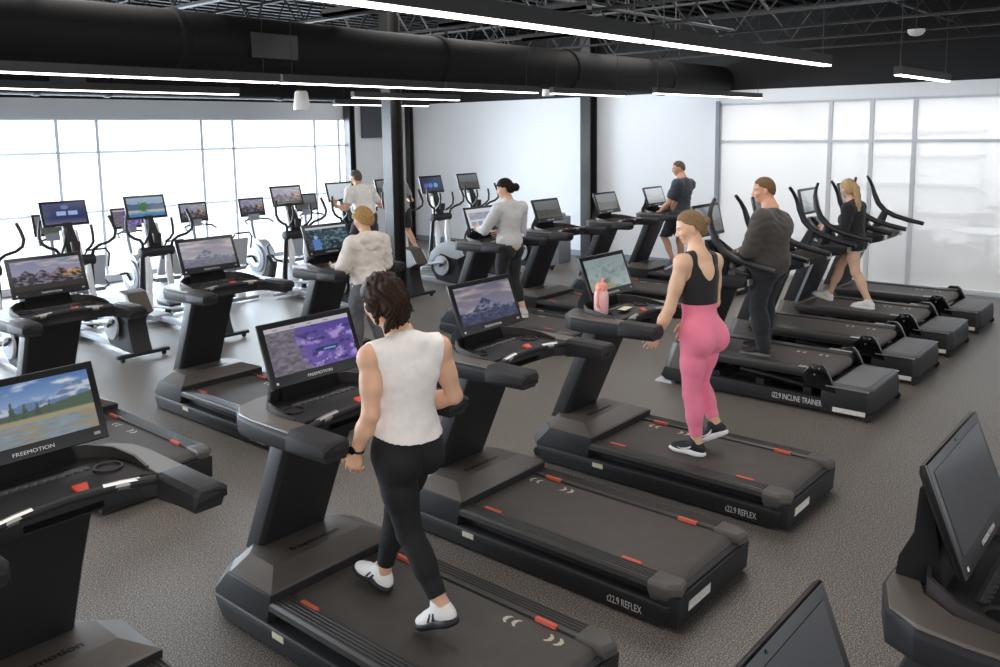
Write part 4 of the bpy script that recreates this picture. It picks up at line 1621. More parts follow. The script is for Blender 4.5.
G().tube([tuple(c0 + (a1 * math.cos(k * PI / 8) + a2 * math.sin(k * PI / 8)) * .028) for k in range(16)], .004, 6, closed=True).obj('bracelet', M['cream'], t)
settle(t, 5.45, 2.78, .2325)

# --- man in the dark grey jacket
J = dict(hipL=(7.625, 3.27, 1.225), hipR=(7.825, 3.26, 1.225), knL=(7.61, 3.31, .83), knR=(7.83, 3.33, .84), anL=(7.60, 3.235, .462), anR=(7.83, 3.33, .465), toeL=(7.585, 3.40, .425), toeR=(7.82, 3.49, .425),
         shL=(7.525, 3.25, 1.70), shR=(7.86, 3.22, 1.65), elL=(7.45, 3.34, 1.42), wrL=(7.56, 3.58, 1.31), elR=(7.96, 3.33, 1.42), wrR=(7.91, 3.56, 1.31),
         neck=(7.72, 3.26, 1.815), head=(7.715, 3.33, 1.96), d_face=(-.5, .85, -.12), d_handL=(.1, .95, -.1), d_thumbL=(.5, 0, .85), d_palmL=(.4, 0, -1), d_handR=(-.1, .95, -.1), d_thumbR=(-.5, 0, .85), d_palmR=(-.4, 0, -1))
J = {a: (A(b) + A((.10, .05, 0)) if not a.startswith('d_') else b) for a, b in J.items()}
m1 = Fig(J, 'm', 1.14, 1.02, .0075)
t = person(m1, 'heavyset person in dark grey zip jacket walking on the first incline treadmill', 'd9a487')
garment(m1, 'trousers', ('torso',) + ALLLEG, cloth_mat('trousers_navy', '1d1f25', .85, .08, 30), t, off=off0({'shin': .028, 'thigh': .018}), wr=.003, cuts=[((0, 0, 1.30), (0, 0, 1)), ((0, 0, .445), (0, 0, -1))])


def m1x(f):
    s = m1
    f.ell(s.pel + s.up * .08, (.180, .200, .17), (s.rp, s.fw, s.up), .07)
    f.cone(s.J['shL'] - s.up * .06 - s.fs * .02, s.J['shR'] - s.up * .06 - s.fs * .02, .10, .10, .06)
    f.ell(s.shm - s.up * .14 - s.fs * .03, (.19, .12, .17), (s.rs, s.fs, s.up), .08)
    for n in 'LR':
        f.cone(s.J['el' + n], s.J['wr' + n], .06, .046, .03)
        f.cone(s.J['sh' + n], s.J['el' + n], .082, .064, .04)


jm = cloth_mat('jacket_grey', '45403d', .9, .05, 30)
garment(m1, 'jacket', ('torso', 'sleeve', 'uarm'), jm, t, off=.022, kx=.02, wr=.0055, hem=1.15, neck=(.07, A((0, .01, .045))), extra=m1x, seed=3)
for n in 'LR':
    shoe(m1, n, t, None, mat('sole_grey', '6b6a68', .6), flat_style('202022'), z=1.05)
f = hair_cap(m1, .005, -.05, .072, strands=.001, front=.02)
link('hair', f.mesh('hair', hair_mat('hair_light_brown', '5a4534', '86694f')), t)
settle(t, 7.82, 3.34, .378)

# --- walker with the blond ponytail
J = dict(hipL=(10.475, 3.42, 1.165), hipR=(10.64, 3.43, 1.165), knL=(10.45, 3.35, .82), knR=(10.68, 3.61, .84), anL=(10.44, 3.17, .47), anR=(10.69, 3.73, .475), toeL=(10.43, 3.33, .425), toeR=(10.69, 3.88, .44),
         shL=(10.405, 3.45, 1.575), shR=(10.715, 3.42, 1.575), elL=(10.33, 3.46, 1.34), wrL=(10.41, 3.67, 1.33), elR=(10.80, 3.42, 1.34), wrR=(10.73, 3.64, 1.30),
         neck=(10.56, 3.46, 1.675), head=(10.56, 3.51, 1.80), d_face=(.45, .88, -.12), d_handL=(0, 1, .1), d_thumbL=(.4, 0, .9), d_palmL=(1, 0, -.3), d_footR=(0, .97, .22))
w3 = Fig(J, 'f', .97, .97, .0075)
t = person(w3, 'person with long blond ponytail, black top and shorts on an incline treadmill', 'e2b79c')
sb = cloth_mat('shorts_black', '1b1b1d', .85, .05, 30)
garment(w3, 'shorts', ('torso', 'butt', 'thigh'), sb, t, off=off0({'thigh': .02}), wr=.003, cuts=[((0, 0, 1.28), (0, 0, 1)), ((0, 0, 1.075), (0, 0, -1))])
G2 = garment(w3, 'lace_hem', ('thigh', 'butt'), cloth_mat('lace_white', 'cfcac4', .9, .3, 120), t, off=.016, cuts=[((0, 0, 1.08), (0, 0, 1)), ((0, 0, 1.06), (0, 0, -1))])


def w3x(f):
    s = w3
    f.ell(s.pel + s.up * .08, (.14, .115, .14), (s.rp, s.fw, s.up), .05)
    for n in 'LR':
        f.cone(s.J['el' + n], s.J['wr' + n], .05, .04, .03)
        f.cone(s.J['sh' + n], s.J['el' + n], .062, .052, .03)


garment(w3, 'long_sleeved_top', ('torso', 'sleeve', 'uarm'), cloth_mat('top_black', '1d1d1f', .9, .06, 30), t, off=.018, kx=.01, wr=.0035, hem=1.14, neck=(.066, A((0, .01, .03))), extra=w3x, seed=5)
for n in 'LR':
    shoe(w3, n, t, None, ws, flat_style('efeceb'), z=.97)
f = hair_cap(w3, .012, -.07, .058, strands=.002)
P = w3.pt
tail(f, [P(.0, -.10, .05), P(.005, -.135, .0), P(.005, -.14, -.09), P(.0, -.15, -.2), P(-.005, -.15, -.30), P(-.005, -.15, -.36)], [.03, .034, .036, .034, .022, .006])
link('hair', f.mesh('hair', hair_mat('hair_blond', '8a6b4a', 'd9bd90')), t)
settle(t, 10.56, 3.45, .378)

# --- man in navy shirt and shorts
J = dict(hipL=(12.37, 6.80, 1.13), hipR=(12.57, 6.79, 1.13), knL=(12.37, 7.02, .785), knR=(12.57, 6.86, .72), anL=(12.37, 6.85, .405), anR=(12.57, 6.79, .318), toeL=(12.37, 7.0, .30), toeR=(12.56, 6.95, .28),
         shL=(12.275, 6.74, 1.66), shR=(12.655, 6.73, 1.64), elL=(12.21, 6.86, 1.37), wrL=(12.27, 7.05, 1.21), elR=(12.72, 6.88, 1.37), wrR=(12.67, 7.09, 1.25), neck=(12.485, 6.77, 1.775), head=(12.48, 6.84, 1.91),
         d_face=(-.55, .8, -.2), d_handL=(0, .85, -.45), d_thumbL=(.6, .3, .7), d_palmL=(.6, 0, -.8), d_handR=(0, .9, -.2), d_thumbR=(-.6, 0, .7), d_footL=(0, .88, -.47))
m2 = Fig(J, 'm', 1.06, 1.0, .0075)
t = person(m2, 'person in navy T-shirt and dark shorts on the treadmill by the white wall', 'd3a083', brow='4a4038')
garment(m2, 'shorts', ('torso', 'butt', 'thigh'), cloth_mat('shorts_navy', '23262d', .9, .06, 30), t, off=off0({'thigh': .032, 'butt': .02}), kx=.01, wr=.004, cuts=[((0, 0, 1.2), (0, 0, 1)), ((0, 0, .80), (0, 0, -1))])


def m2x(f):
    s = m2
    f.ell(s.pel + s.up * .06, (.18, .155, .15), (s.rp, s.fw, s.up), .06)


garment(m2, 'tshirt', ('torso', 'sleeve', 'uarm'), cloth_mat('tshirt_navy', '3c424d', .9, .05, 30), t, off=off0({'uarm': .026, 'sleeve': .026}, .022), kx=.01, wr=.005, hem=1.06, neck=(.075, A((0, .01, .03))), extra=m2x, seed=7,
        post=lambda f: [clip_limb(f, m2.J['sh' + n], m2.J['el' + n], .78) for n in 'LR'])
for n in 'LR':
    shoe(m2, n, t, None, ws, flat_style('6d7177'), z=1.05)
f = hair_cap(m2, .005, -.05, .076, strands=.001, front=.022)
link('hair', f.mesh('hair', hair_mat('hair_grey_brown', '453c35', '7d736a')), t)
g = G()
P = m2.pt
for q in (-1, 1):
    g.tube([tuple(P(q * .08, -.01, .0)), tuple(P(q * .07, .06, .006)), tuple(P(q * .05, .092, .004))], .002, 5)
    g.tube([tuple(P(q * .031 + .022 * math.cos(a * PI / 6), .096, .0 + .016 * math.sin(a * PI / 6))) for a in range(12)], .0018, 5, closed=True)
g.obj('spectacles', M['silver'], t)
settle(t, 12.47, 6.85, .2325)

# --- walker in the light grey sweater
J = dict(hipL=(8.03, 6.75, 1.12), hipR=(8.20, 6.73, 1.12), knL=(8.03, 6.82, .72), knR=(8.20, 6.73, .705), anL=(8.03, 6.80, .318), anR=(8.195, 6.585, .33), toeL=(8.02, 6.96, .285), toeR=(8.19, 6.74, .29),
         shL=(7.935, 6.76, 1.605), shR=(8.275, 6.67, 1.605), elL=(7.875, 6.93, 1.35), wrL=(7.965, 7.10, 1.34), elR=(8.36, 6.74, 1.34), wrR=(8.25, 6.96, 1.27), neck=(8.115, 6.74, 1.715), head=(8.10, 6.79, 1.85), d_face=(-.5, .85, -.2),
         d_handL=(.15, .95, .15), d_thumbL=(.5, 0, .85), d_palmL=(1, 0, -.3), d_handR=(-.1, .9, -.1), d_thumbR=(-.3, 0, .9))
J = {a: (A(b) - A((.05, 0, 0)) if not a.startswith('d_') else b) for a, b in J.items()}
w4 = Fig(J, 'f', .98, 1.0, .0075)
t = person(w4, 'person in light grey sweater and black leggings with a dark bun on a treadmill', 'dcb196')
lb = cloth_mat('leggings_black', '1c1c20', .75, .06, 30)
garment(w4, 'leggings', ('torso',) + ALLLEG, lb, t, off=.008, cuts=[((0, 0, 1.28), (0, 0, 1))], post=lambda f: [clip_limb(f, w4.J['kn' + n], w4.J['an' + n], .70) for n in 'LR'])


def w4x(f):
    s = w4
    f.ell(s.pel + s.up * .10, (.158, .135, .14), (s.rp, s.fw, s.up), .06)
    for n in 'LR':
        f.cone(s.J['el' + n], s.J['wr' + n], .052, .042, .03)
        f.cone(s.J['sh' + n], s.J['el' + n], .068, .056, .03)


garment(w4, 'sweater', ('torso', 'sleeve', 'uarm'), cloth_mat('sweater_grey', 'cdcccb', .95, .04, 40), t, off=.018, kx=.015, wr=.0035, hem=1.15, neck=(.066, A((0, .01, .03))), extra=w4x, seed=9)
garment(w4, 'undershirt', ('torso',), cloth_mat('undershirt_cream', 'd9c3ac', .9), t, off=.024, kx=.015, cuts=[((0, 0, 1.155), (0, 0, 1)), ((0, 0, 1.10), (0, 0, -1))], extra=lambda f: f.ell(w4.pel + w4.up * .08, (.168, .138, .14), (w4.rp, w4.fw, w4.up), .06))
for n in 'LR':
    shoe(w4, n, t, None, ws, flat_style('d6d4d0', None, 'stripes', '8d9096'))
f = hair_cap(w4, .012, -.07, .056, strands=.002)
P = w4.pt
f.ell(P(.01, -.135, -.01), (.058, .05, .052), (w4.R, w4.F, w4.U), .02)
link('hair', f.mesh('hair', hair_mat('hair_black', '17120f', '332923')), t)
settle(t, 8.11, 6.72, .2325)

# --- walker in the cream hoodie
J = dict(hipL=(5.645, 6.69, 1.0), hipR=(5.805, 6.66, 1.0), knL=(5.64, 6.81, .655), knR=(5.80, 6.68, .645), anL=(5.64, 6.80, .318), anR=(5.80, 6.51, .335), toeL=(5.63, 6.96, .285), toeR=(5.80, 6.66, .29),
         shL=(5.555, 6.70, 1.435), shR=(5.885, 6.64, 1.435), elL=(5.495, 6.80, 1.20), wrL=(5.55, 7.0, 1.17), elR=(5.97, 6.68, 1.20), wrR=(5.89, 6.90, 1.15), neck=(5.72, 6.69, 1.54), head=(5.72, 6.73, 1.675), d_face=(-.15, .95, -.25))
w5 = Fig(J, 'f', 1.12, .98, .0075)
t = person(w5, 'person with short curly blond hair in a cream hoodie and grey trousers', 'dfb297')
garment(w5, 'trousers', ('torso',) + ALLLEG, cloth_mat('trousers_grey', '66666a', .9, .08, 30), t, off=off0({'shin': .026, 'thigh': .018}), wr=.004, cuts=[((0, 0, 1.08), (0, 0, 1)), ((0, 0, .30), (0, 0, -1))])


def w5x(f):
    s = w5
    f.ell(s.pel + s.up * .06, (.18, .155, .17), (s.rp, s.fw, s.up), .06)
    f.ell(s.pel - s.up * .04, (.178, .15, .12), (s.rp, s.fw, s.up), .05)
    for n in 'LR':
        f.cone(s.J['el' + n], s.J['wr' + n], .066, .05, .03)
        f.cone(s.J['sh' + n], s.J['el' + n], .076, .068, .04)
    # hood lying on the back
    c = s.shm + s.up * .06 - s.fs * .10
    f.ell(c, (.135, .065, .075), (s.rs, s.fs, s.up), .02)
    f.ell(c - s.up * .07 - s.fs * .012, (.095, .055, .06), (s.rs, s.fs, s.up), .012)


hoodm = mat('hoodie_cream', 'd9ccc0', .95, var=.16, vscale=9, sheen=.2, bump=.15, bs=600) if False else mat('hoodie_cream', 'e6dcd2', .95, var=.13, vscale=9, sheen=.2, bump=.15, bscale=600)
garment(w5, 'hoodie', ('torso', 'sleeve', 'uarm'), hoodm, t, off=.022, kx=.02, wr=.005, hem=.86, neck=(.062, A((0, .02, .04))), extra=w5x, seed=11)
for n in 'LR':
    shoe(w5, n, t, None, ws, flat_style('b9b6b2'))
f = hair_cap(w5, .022, -.085, .045, ear=False, h=.006)
X, Y, Z = f.all()
f.a += (.009 * np.sin(X * 130 + 2 * np.sin(Z * 90)) * np.sin(Y * 120 + 1) * np.sin(Z * 125 + 2 * np.sin(X * 80))).astype(np.float32)
link('hair', f.mesh('hair', hair_mat('hair_curly_blond', '7d5c38', 'd0ac72')), t)
settle(t, 5.72, 6.68, .2325)

# --- two riders on the ellipticals
for k, (dx, dy, lb, top, cat_, legs, hc) in enumerate((
        (-.12, 0, 'person in white T-shirt with short greying hair riding an elliptical', 'eae6e2', 'tshirt', '3b3c42', ('3d3833', '77716a')),
        (.97, .34, 'person in grey shirt and dark shorts riding the elliptical behind the front steel post', '8d8d92', 'tshirt', '2a2b30', ('2b241f', '4d4037')))):
    J = dict(hipL=(9.13, 10.62, 1.21), hipR=(9.31, 10.62, 1.21), knL=(9.06, 10.80, .86), knR=(9.40, 10.62, .83), anL=(9.055, 10.66, .50), anR=(9.46, 10.44, .50), toeL=(9.05, 10.82, .46), toeR=(9.46, 10.60, .46),
             shL=(9.03, 10.76, 1.615), shR=(9.43, 10.74, 1.615), elL=(8.90, 10.72, 1.36), wrL=(8.835, 10.90, 1.40), elR=(9.60, 10.70, 1.36), wrR=(9.70, 10.90, 1.40), neck=(9.23, 10.79, 1.715), head=(9.225, 10.85, 1.84), d_face=(-.2, .95, -.1),
             d_handL=(0, .7, .7), d_thumbL=(.6, -.4, .6), d_handR=(0, .7, .7), d_thumbR=(-.6, -.4, .6))
    J = {a: (A(b) + A((dx, dy, 0)) if not a.startswith('d_') else b) for a, b in J.items()}
    if k:
        J = {a: (A((10.2 + (b[0] - 10.2) * .85, b[1], b[2])) if not a.startswith('d_') else b) for a, b in J.items()}
    p = Fig(J, 'm', 1.0 - .15 * k, .97, .009)
    t = person(p, lb, 'd8a88b')
    if k == 0:
        garment(p, 'trousers', ('torso',) + ALLLEG, cloth_mat('trousers_dark', legs, .9, .06, 30), t, off=off0({'shin': .024, 'thigh': .018}), wr=.004, cuts=[((0, 0, 1.28), (0, 0, 1)), ((0, 0, .48), (0, 0, -1))])
    else:
        garment(p, 'shorts', ('torso', 'butt', 'thigh'), cloth_mat('shorts_dark', legs, .9, .06, 30), t, off=off0({'thigh': .03}), wr=.004, cuts=[((0, 0, 1.28), (0, 0, 1)), ((0, 0, .90), (0, 0, -1))])
    garment(p, cat_, ('torso', 'sleeve', 'uarm'), cloth_mat('tshirt_pale', top, .9, .04, 30), t, off=.022, kx=.01, wr=.005, hem=1.13, neck=(.07, A((0, .01, .03))), seed=13 + k,
            extra=lambda f: f.ell(p.pel + p.up * .06, (.165, .14, .15), (p.rp, p.fw, p.up), .06), post=lambda f: [clip_limb(f, p.J['sh' + n], p.J['el' + n], .75) for n in 'LR'])
    for n in 'LR':
        shoe(p, n, t, None, ws, flat_style('c9c9c9'))
    f = hair_cap(p, .008, -.07, .055, strands=.001)
    link('hair', f.mesh('hair', hair_mat('hair_short', *hc)), t)
    settle(t, 9.23 + dx, 10.6 + dy, .40)
# ------------------------------------------------------------------ room
def floor_mat():
    m = mat('rubber_floor', '5f5c59', .55)
    nt = m.node_tree
    b = nt.nodes['Principled BSDF']
    tc = nt.nodes.new('ShaderNodeTexCoord')

    def noise(sc, det):
        n = nt.nodes.new('ShaderNodeTexNoise')
        n.inputs['Scale'].default_value = sc
        n.inputs['Detail'].default_value = det
        nt.links.new(tc.outputs['Object'], n.inputs['Vector'])
        return n
    n1 = noise(125, 2)
    r = nt.nodes.new('ShaderNodeValToRGB')
    e = r.color_ramp.elements
    e[0].position = .40
    e[0].color = (*lin('3f3b38'), 1)
    e[1].position = .64
    e[1].color = (*lin('a89d91'), 1)
    k = r.color_ramp.elements.new(.52)
    k.color = (*lin('66605a'), 1)
    nt.links.new(n1.outputs['Fac'], r.inputs['Fac'])
    n2 = noise(.6, 3)
    mr = nt.nodes.new('ShaderNodeMapRange')
    mr.inputs['To Min'].default_value = .85
    mr.inputs['To Max'].default_value = 1.15
    nt.links.new(n2.outputs['Fac'], mr.inputs['Value'])
    mx = nt.nodes.new('ShaderNodeMix')
    mx.data_type = 'RGBA'
    mx.blend_type = 'MULTIPLY'
    mx.inputs['Factor'].default_value = 1
    nt.links.new(r.outputs['Color'], mx.inputs[6])
    nt.links.new(mr.outputs['Result'], mx.inputs[7])
    nt.links.new(mx.outputs[2], b.inputs['Base Color'])
    bu = nt.nodes.new('ShaderNodeBump')
    bu.inputs['Strength'].default_value = .12
    bu.inputs['Distance'].default_value = .002
    nt.links.new(n1.outputs['Fac'], bu.inputs['Height'])
    nt.links.new(bu.outputs['Normal'], b.inputs['Normal'])
    b.inputs['Roughness'].default_value = .45
    b.inputs['Specular IOR Level'].default_value = .7
    return m


def glass_mat(name, white, rough=.03):
    """clear or veiled pane: mostly see-through, with a thin white veil and a reflection"""
    m = bpy.data.materials.new(name)
    m.use_nodes = True
    nt = m.node_tree
    nt.nodes.clear()
    out = nt.nodes.new('ShaderNodeOutputMaterial')
    tr = nt.nodes.new('ShaderNodeBsdfTransparent')
    tl = nt.nodes.new('ShaderNodeBsdfTranslucent')
    tl.inputs['Color'].default_value = (.92, .93, .94, 1)
    df = nt.nodes.new('ShaderNodeBsdfDiffuse')
    df.inputs['Color'].default_value = (.9, .91, .92, 1)
    ad = nt.nodes.new('ShaderNodeMixShader')
    ad.inputs[0].default_value = .45
    nt.links.new(tl.outputs[0], ad.inputs[1])
    nt.links.new(df.outputs[0], ad.inputs[2])
    m1 = nt.nodes.new('ShaderNodeMixShader')
    m1.inputs[0].default_value = white
    nt.links.new(tr.outputs[0], m1.inputs[1])
    nt.links.new(ad.outputs[0], m1.inputs[2])
    gl = nt.nodes.new('ShaderNodeBsdfGlossy')
    gl.inputs['Roughness'].default_value = rough
    m2 = nt.nodes.new('ShaderNodeMixShader')
    fr = nt.nodes.new('ShaderNodeFresnel')
    fr.inputs['IOR'].default_value = 1.3
    nt.links.new(fr.outputs[0], m2.inputs[0])
    nt.links.new(m1.outputs[0], m2.inputs[1])
    nt.links.new(gl.outputs[0], m2.inputs[2])
    nt.links.new(m2.outputs[0], out.inputs[0])
    return m


M['glass'] = glass_mat('window_glass', .04)
M['veil'] = glass_mat('shaded_glass', .55, .12)
WX, WY, WH = 14.3, 15.0, 3.2

struct(G().box(-8, WX + 6, -6, WY + .3, -.12, 0).obj('floor', floor_mat()))
struct(G().box(-8, WX, -6, WY, 4.6, 4.7).obj('ceiling', M['ceil']))
# window wall (left side of the picture): low kerb, head band, solid end by the corner, black upper part
g = G()
g.box(-8, 12.42, WY, WY + .2, 0, .1)
g.box(-8, 12.42, WY, WY + .2, 2.86, WH)
g.box(12.42, WX, WY, WY + .2, 0, WH)
struct(g.obj('wall_left', M['wall']))
g = G()
g.box(-8, WX, WY, WY + .2, WH, 4.7)
struct(g.obj('wall_left_upper', M['ceil']))
g = G()
g.box(WX, WX + .2, 7.05, WY + .2, 0, WH)
g.box(WX, WX + .2, -6, 7.05, 2.98, WH)
struct(g.obj('wall_back', M['wall']))
g = G()
g.box(WX, WX + .2, -6, WY + .2, WH, 4.7)
struct(g.obj('wall_back_upper', M['ceil']))
g = G()
g.box(WX - .02, WX, 7.07, WY, 0, .11)
g.box(12.42, WX, WY - .02, WY, 0, .11)
struct(g.obj('baseboard_back', M['base']))


def window(n, a0, a1, zs, axis, at, m_frame, m_pane, bar=.026, depth=.07):
    def bx(g, p0, p1, z0, z1, d0, d1):
        if axis == 'x':
            g.box(p0, p1, at + d0, at + d1, z0, z1)
        else:
            g.box(at + d0, at + d1, p0, p1, z0, z1)
    g = G()
    b = bar
    bx(g, a0, a0 + b, zs[0], zs[-1], 0, depth)
    bx(g, a1 - b, a1, zs[0], zs[-1], 0, depth)
    for i, z in enumerate(zs):
        lo = z if i == 0 else z - b * (1 if i == len(zs) - 1 else .8)
        hi = z + b if i == 0 else (z if i == len(zs) - 1 else z + b * .8)
        bx(g, a0 + b, a1 - b, lo, hi, 0, depth)
    w = struct(g.obj('window_%d' % n, m_frame))
    g = G()
    bx(g, a0 + b * .5, a1 - b * .5, zs[0] + .01, zs[-1] - .01, depth * .45, depth * .55)
    g.obj('pane', m_pane, w)


k = 1
xs = [12.42, 12.18, 11.53, 9.55, 8.87, 6.88, 6.20, 4.21, 3.53, 1.54, .86, -1.13, -1.81, -3.8, -6.0, -8.0]
for b_, a_ in zip(xs[:-1], xs[1:]):
    window(k, a_, b_, [.1, 1.26, 2.29, 2.86], 'x', WY + .04, M['frame'], M['glass'])
    k += 1
ys = [7.05, 5.09, 4.44, 3.80, 1.85, -.12, -2.1, -4.1, -6]
for b_, a_ in zip(ys[:-1], ys[1:]):
    window(k, a_, b_, [.03, 2.31, 2.98], 'y', WX + .03, M['frameR'], M['veil'], bar=.03)
    k += 1
struct(G().box(WX - .01, WX + .13, -6, 7.05, 0, .04).obj('trim_1', M['frameR']))
struct(G().box(-8, 12.42, WY - .03, WY + .03, .09, .13).obj('trim_2', M['frame']))
struct(G().box(WX - .02, WX + .02, 7.03, 7.10, 0, 3.02).obj('trim_3', M['mgrey']))


def column(x, y, h, w, d, m, name='column'):
    """rolled steel post: two flanges across x and a web between"""
    g = G()
    t = .022
    g.box(x - w / 2, x - w / 2 + t, y - d / 2, y + d / 2, 0, h)
    g.box(x + w / 2 - t, x + w / 2, y - d / 2, y + d / 2, 0, h)
    g.box(x - w / 2 + t, x + w / 2 - t, y - .008, y + .008, 0, h)
    g.bevel(.004, 1)
    c = struct(g.obj(name, m))
    g = G()
    g.box(x - w / 2 - .06, x + w / 2 + .06, y - d / 2 - .06, y + d / 2 + .06, 0, .02)
    struct(g.obj('base_plate', m, c))


column(8.22, 8.97, 4.6, .22, .19, M['column'])
column(WX - .16, 9.74, 4.6, .24, .24, M['column'])
column(12.33, WY - .16, 4.6, .16, .2, M['column'])
column(WX - .11, WY - .10, 4.6, .14, .14, M['column'])

# ceiling joists: chords and zigzag web
k = 0
for x in [-.2, 1.3, 2.8, 4.3, 5.8, 7.3, 8.8, 10.3, 11.8, 13.3]:
    g = G()
    g.box(x - .035, x + .035, -6, WY, 3.72, 3.745)
    g.box(x - .035, x + .035, -6, WY, 4.36, 4.39)
    y = -5.8
    s = 0
    while y < WY - .5:
        g.tube([(x, y, 3.74 if s % 2 == 0 else 4.37), (x, y + .48, 4.37 if s % 2 == 0 else 3.74)], .011, 6)
        y += .48
        s += 1
    struct(g.obj('ceiling_joist', M['joist']))
    k += 1
g = G()
for y in np.arange(-6, WY, .3):
    g.box(-8, WX, y, y + .11, 4.54, 4.6)
struct(g.obj('ceiling_deck_ribs', M['joist']))


# ducts
def duct(y, z, r, x0, x1, label, seams):
    t = thing('air_duct', label, 'duct', (x0, y, z))
    g = G()
    n = 40
    g.tube([(0, 0, 0), (x1 - x0, 0, 0)], r, n)
    g.obj('duct_pipe', M['duct'], t, ang=30)
    for sx in seams:
        g = G()
        g.tube([(sx - x0 - .05, 0, 0), (sx - x0 - .03, 0, 0), (sx - x0 + .03, 0, 0), (sx - x0 + .05, 0, 0)], [r * 1.0, r * 1.07, r * 1.07, r * 1.0], n)
        g.obj('duct_collar', M['duct'], t)
    for sx in seams[::2]:
        g = G()
        g.tube([(sx - x0 + .55, 0, r * .6), (sx - x0 + .55, 0, 4.55 - z)], .008, 6)
        g.obj('hanger_rod', M['joist'], t)
    for j in range(2):
        xx = seams[0] - x0 + .9 + j * 3.2
        g = G()
        g.box(xx, xx + .5, -r - .02, -r * .8, -.12, .1)
        g.obj('register', M['black'], t)
    return t


duct(7.0, 3.355, .265, -5, 14.2, 'large round black air duct hung nearest the viewer', [.4, 3.9, 7.1, 9.6, 12.2])
duct(12.7, 3.36, .22, -5, 11.3, 'slimmer round black air duct hung close to the window wall', [1.0, 5.0, 6.0, 9.0])
for i, (y, z, x0, x1, r) in enumerate([(5.0, 3.78, -5, 10.5, .02), (6.1, 3.72, -5, 12, .016), (8.4, 3.66, -3, 13, .02), (3.2, 4.0, -5, 14, .016)]):
    g = G()
    g.tube([(x0, y, z), (x1, y, z)], r, 8)
    for hx in np.arange(x0 + 1, x1, 3):
        g.tube([(hx, y, z), (hx, y, 4.6)], .006, 5)
    tag(g.obj('pipe', M['conduit']), ['grey sprinkler pipe running along the ceiling before the large duct', 'thin conduit running just before the large duct', 'grey pipe running just behind the large duct',
                                      'thin conduit high above the long front pendant light'][i], 'pipe')
for i, (x, y0, y1, z) in enumerate([(6.4, 4.4, 6.2, 3.60), (8.1, 4.9, 6.5, 3.60), (5.1, 4.6, 6.4, 3.60)]):
    g = G()
    g.box(x - .05, x + .05, y0, y1, z, z + .03)
    g.box(x - .05, x - .04, y0, y1, z, z + .07)
    g.box(x + .04, x + .05, y0, y1, z, z + .07)
    for hy in (y0 + .2, y1 - .2):
        g.tube([(x, hy, z), (x, hy, 4.6)], .006, 5)
    tag(g.obj('cable_tray', M['conduit']), ['short grey cable tray crossing before the large duct, middle one', 'short grey cable tray crossing before the large duct, farthest one', 'short grey cable tray crossing before the large duct, nearest one'][i], 'cable tray', 'cable trays')


def lamp(y, x0, x1, z, label, wires):
    t = thing('pendant_light', label, 'light', (x0, y, z), group='linear pendant lights')
    L = x1 - x0
    g = G()
    g.box(0, L, -.035, .035, .012, .085)
    g.obj('lamp_housing', M['lampbody'], t)
    g = G()
    g.box(.01, L - .01, -.03, .03, 0, .0115)
    g.obj('lamp_diffuser', M['lamp'], t)
    for wx in wires:
        g = G()
        g.tube([(wx - x0, 0, .085), (wx - x0, 0, 4.5 - z)], .003, 5)
        g.obj('suspension_wire', M['joist'], t)


LZ = 3.0
lamp(2.40, -1.5, 4.02, LZ, 'long glowing linear pendant nearest the viewer, left length', [1.6, 3.9])
lamp(2.40, 4.04, 6.66, LZ, 'glowing linear pendant nearest the viewer, length ending mid ceiling', [4.2, 6.55])
lamp(2.40, 8.42, 10.2, LZ, 'short glowing linear pendant by itself before the glass wall', [8.5, 10.1])
lamp(6.55, -2.0, 4.65, LZ, 'glowing linear pendant under the large duct, left length', [1.0, 4.5])
lamp(6.55, 4.68, 6.75, LZ, 'glowing linear pendant under the large duct, length ending by the steel post', [4.8])
lamp(6.55, 6.78, 8.4, LZ, 'short glowing linear pendant just past the front steel post', [8.2])
lamp(6.55, 8.7, 10.35, LZ, 'glowing linear pendant before the bare white wall', [8.8, 10.2])
lamp(5.80, 9.92, 13.2, LZ, 'glowing linear pendant beside the duct end above the grey treadmill row', [10.0, 13.1])
lamp(8.70, -1.0, 5.62, LZ, 'thin glowing linear pendant behind the duct, above the window ellipticals', [2.0, 5.5])
lamp(8.70, 7.3, 9.3, LZ, 'short glowing linear pendant passing behind the front steel post', [7.4, 9.2])
lamp(10.95, 8.8, 10.9, LZ, 'farthest short glowing linear pendant before the dark wall panel', [9.0, 10.8])
lamp(10.95, -1.0, 2.9, LZ, 'farthest linear pendant at the left above the window', [2.7])

for i, (x, y, z, label) in enumerate([(5.6, 7.5, 2.80, 'white cone shaped pendant speaker hung before the bright windows'), (9.75, 7.4, 3.03, 'white pendant speaker hung before the bare white wall')]):
    t = thing('pendant_speaker', label, 'speaker', (x, y, z), group='pendant speakers')
    G().lathe([(.0, .20), (.055, .198), (.068, .18), (.088, .02), (.085, 0), (.06, .004), (.0, .004)], n=28).obj('speaker_body', M['speaker'], t, ang=50)
    G().tube([(0, 0, .2), (0, 0, 4.5 - z)], .004, 5).obj('suspension_wire', M['joist'], t)
t = thing('dome_camera', 'white dome detector fixed under the black ceiling joists', 'videocam', (11.6, 3.11, 3.70))  # dome camera hung under the joists
G().lathe([(.0, .02), (.10, .02), (.10, -.01), (.075, -.045), (.03, -.06), (0, -.062)], n=24).obj('dome_body', M['speaker'], t, ang=50)
G().cyl((0, 0, .02), (0, 0, .9), .01, n=8).obj('mount_stem', M['joist'], t)
g = G()
g.box(12.78, 14.0, WY - .09, WY - .01, 2.44, 3.16)
g.bevel(.01, 1)
tag(g.obj('wall_panel', M['panel']), 'dark grey acoustic panel on the wall beside the windows', 'panel')
t = thing('trash_bin', 'tall grey metal bin on the floor by the back wall', 'bin', (13.35, 9.95, 0))
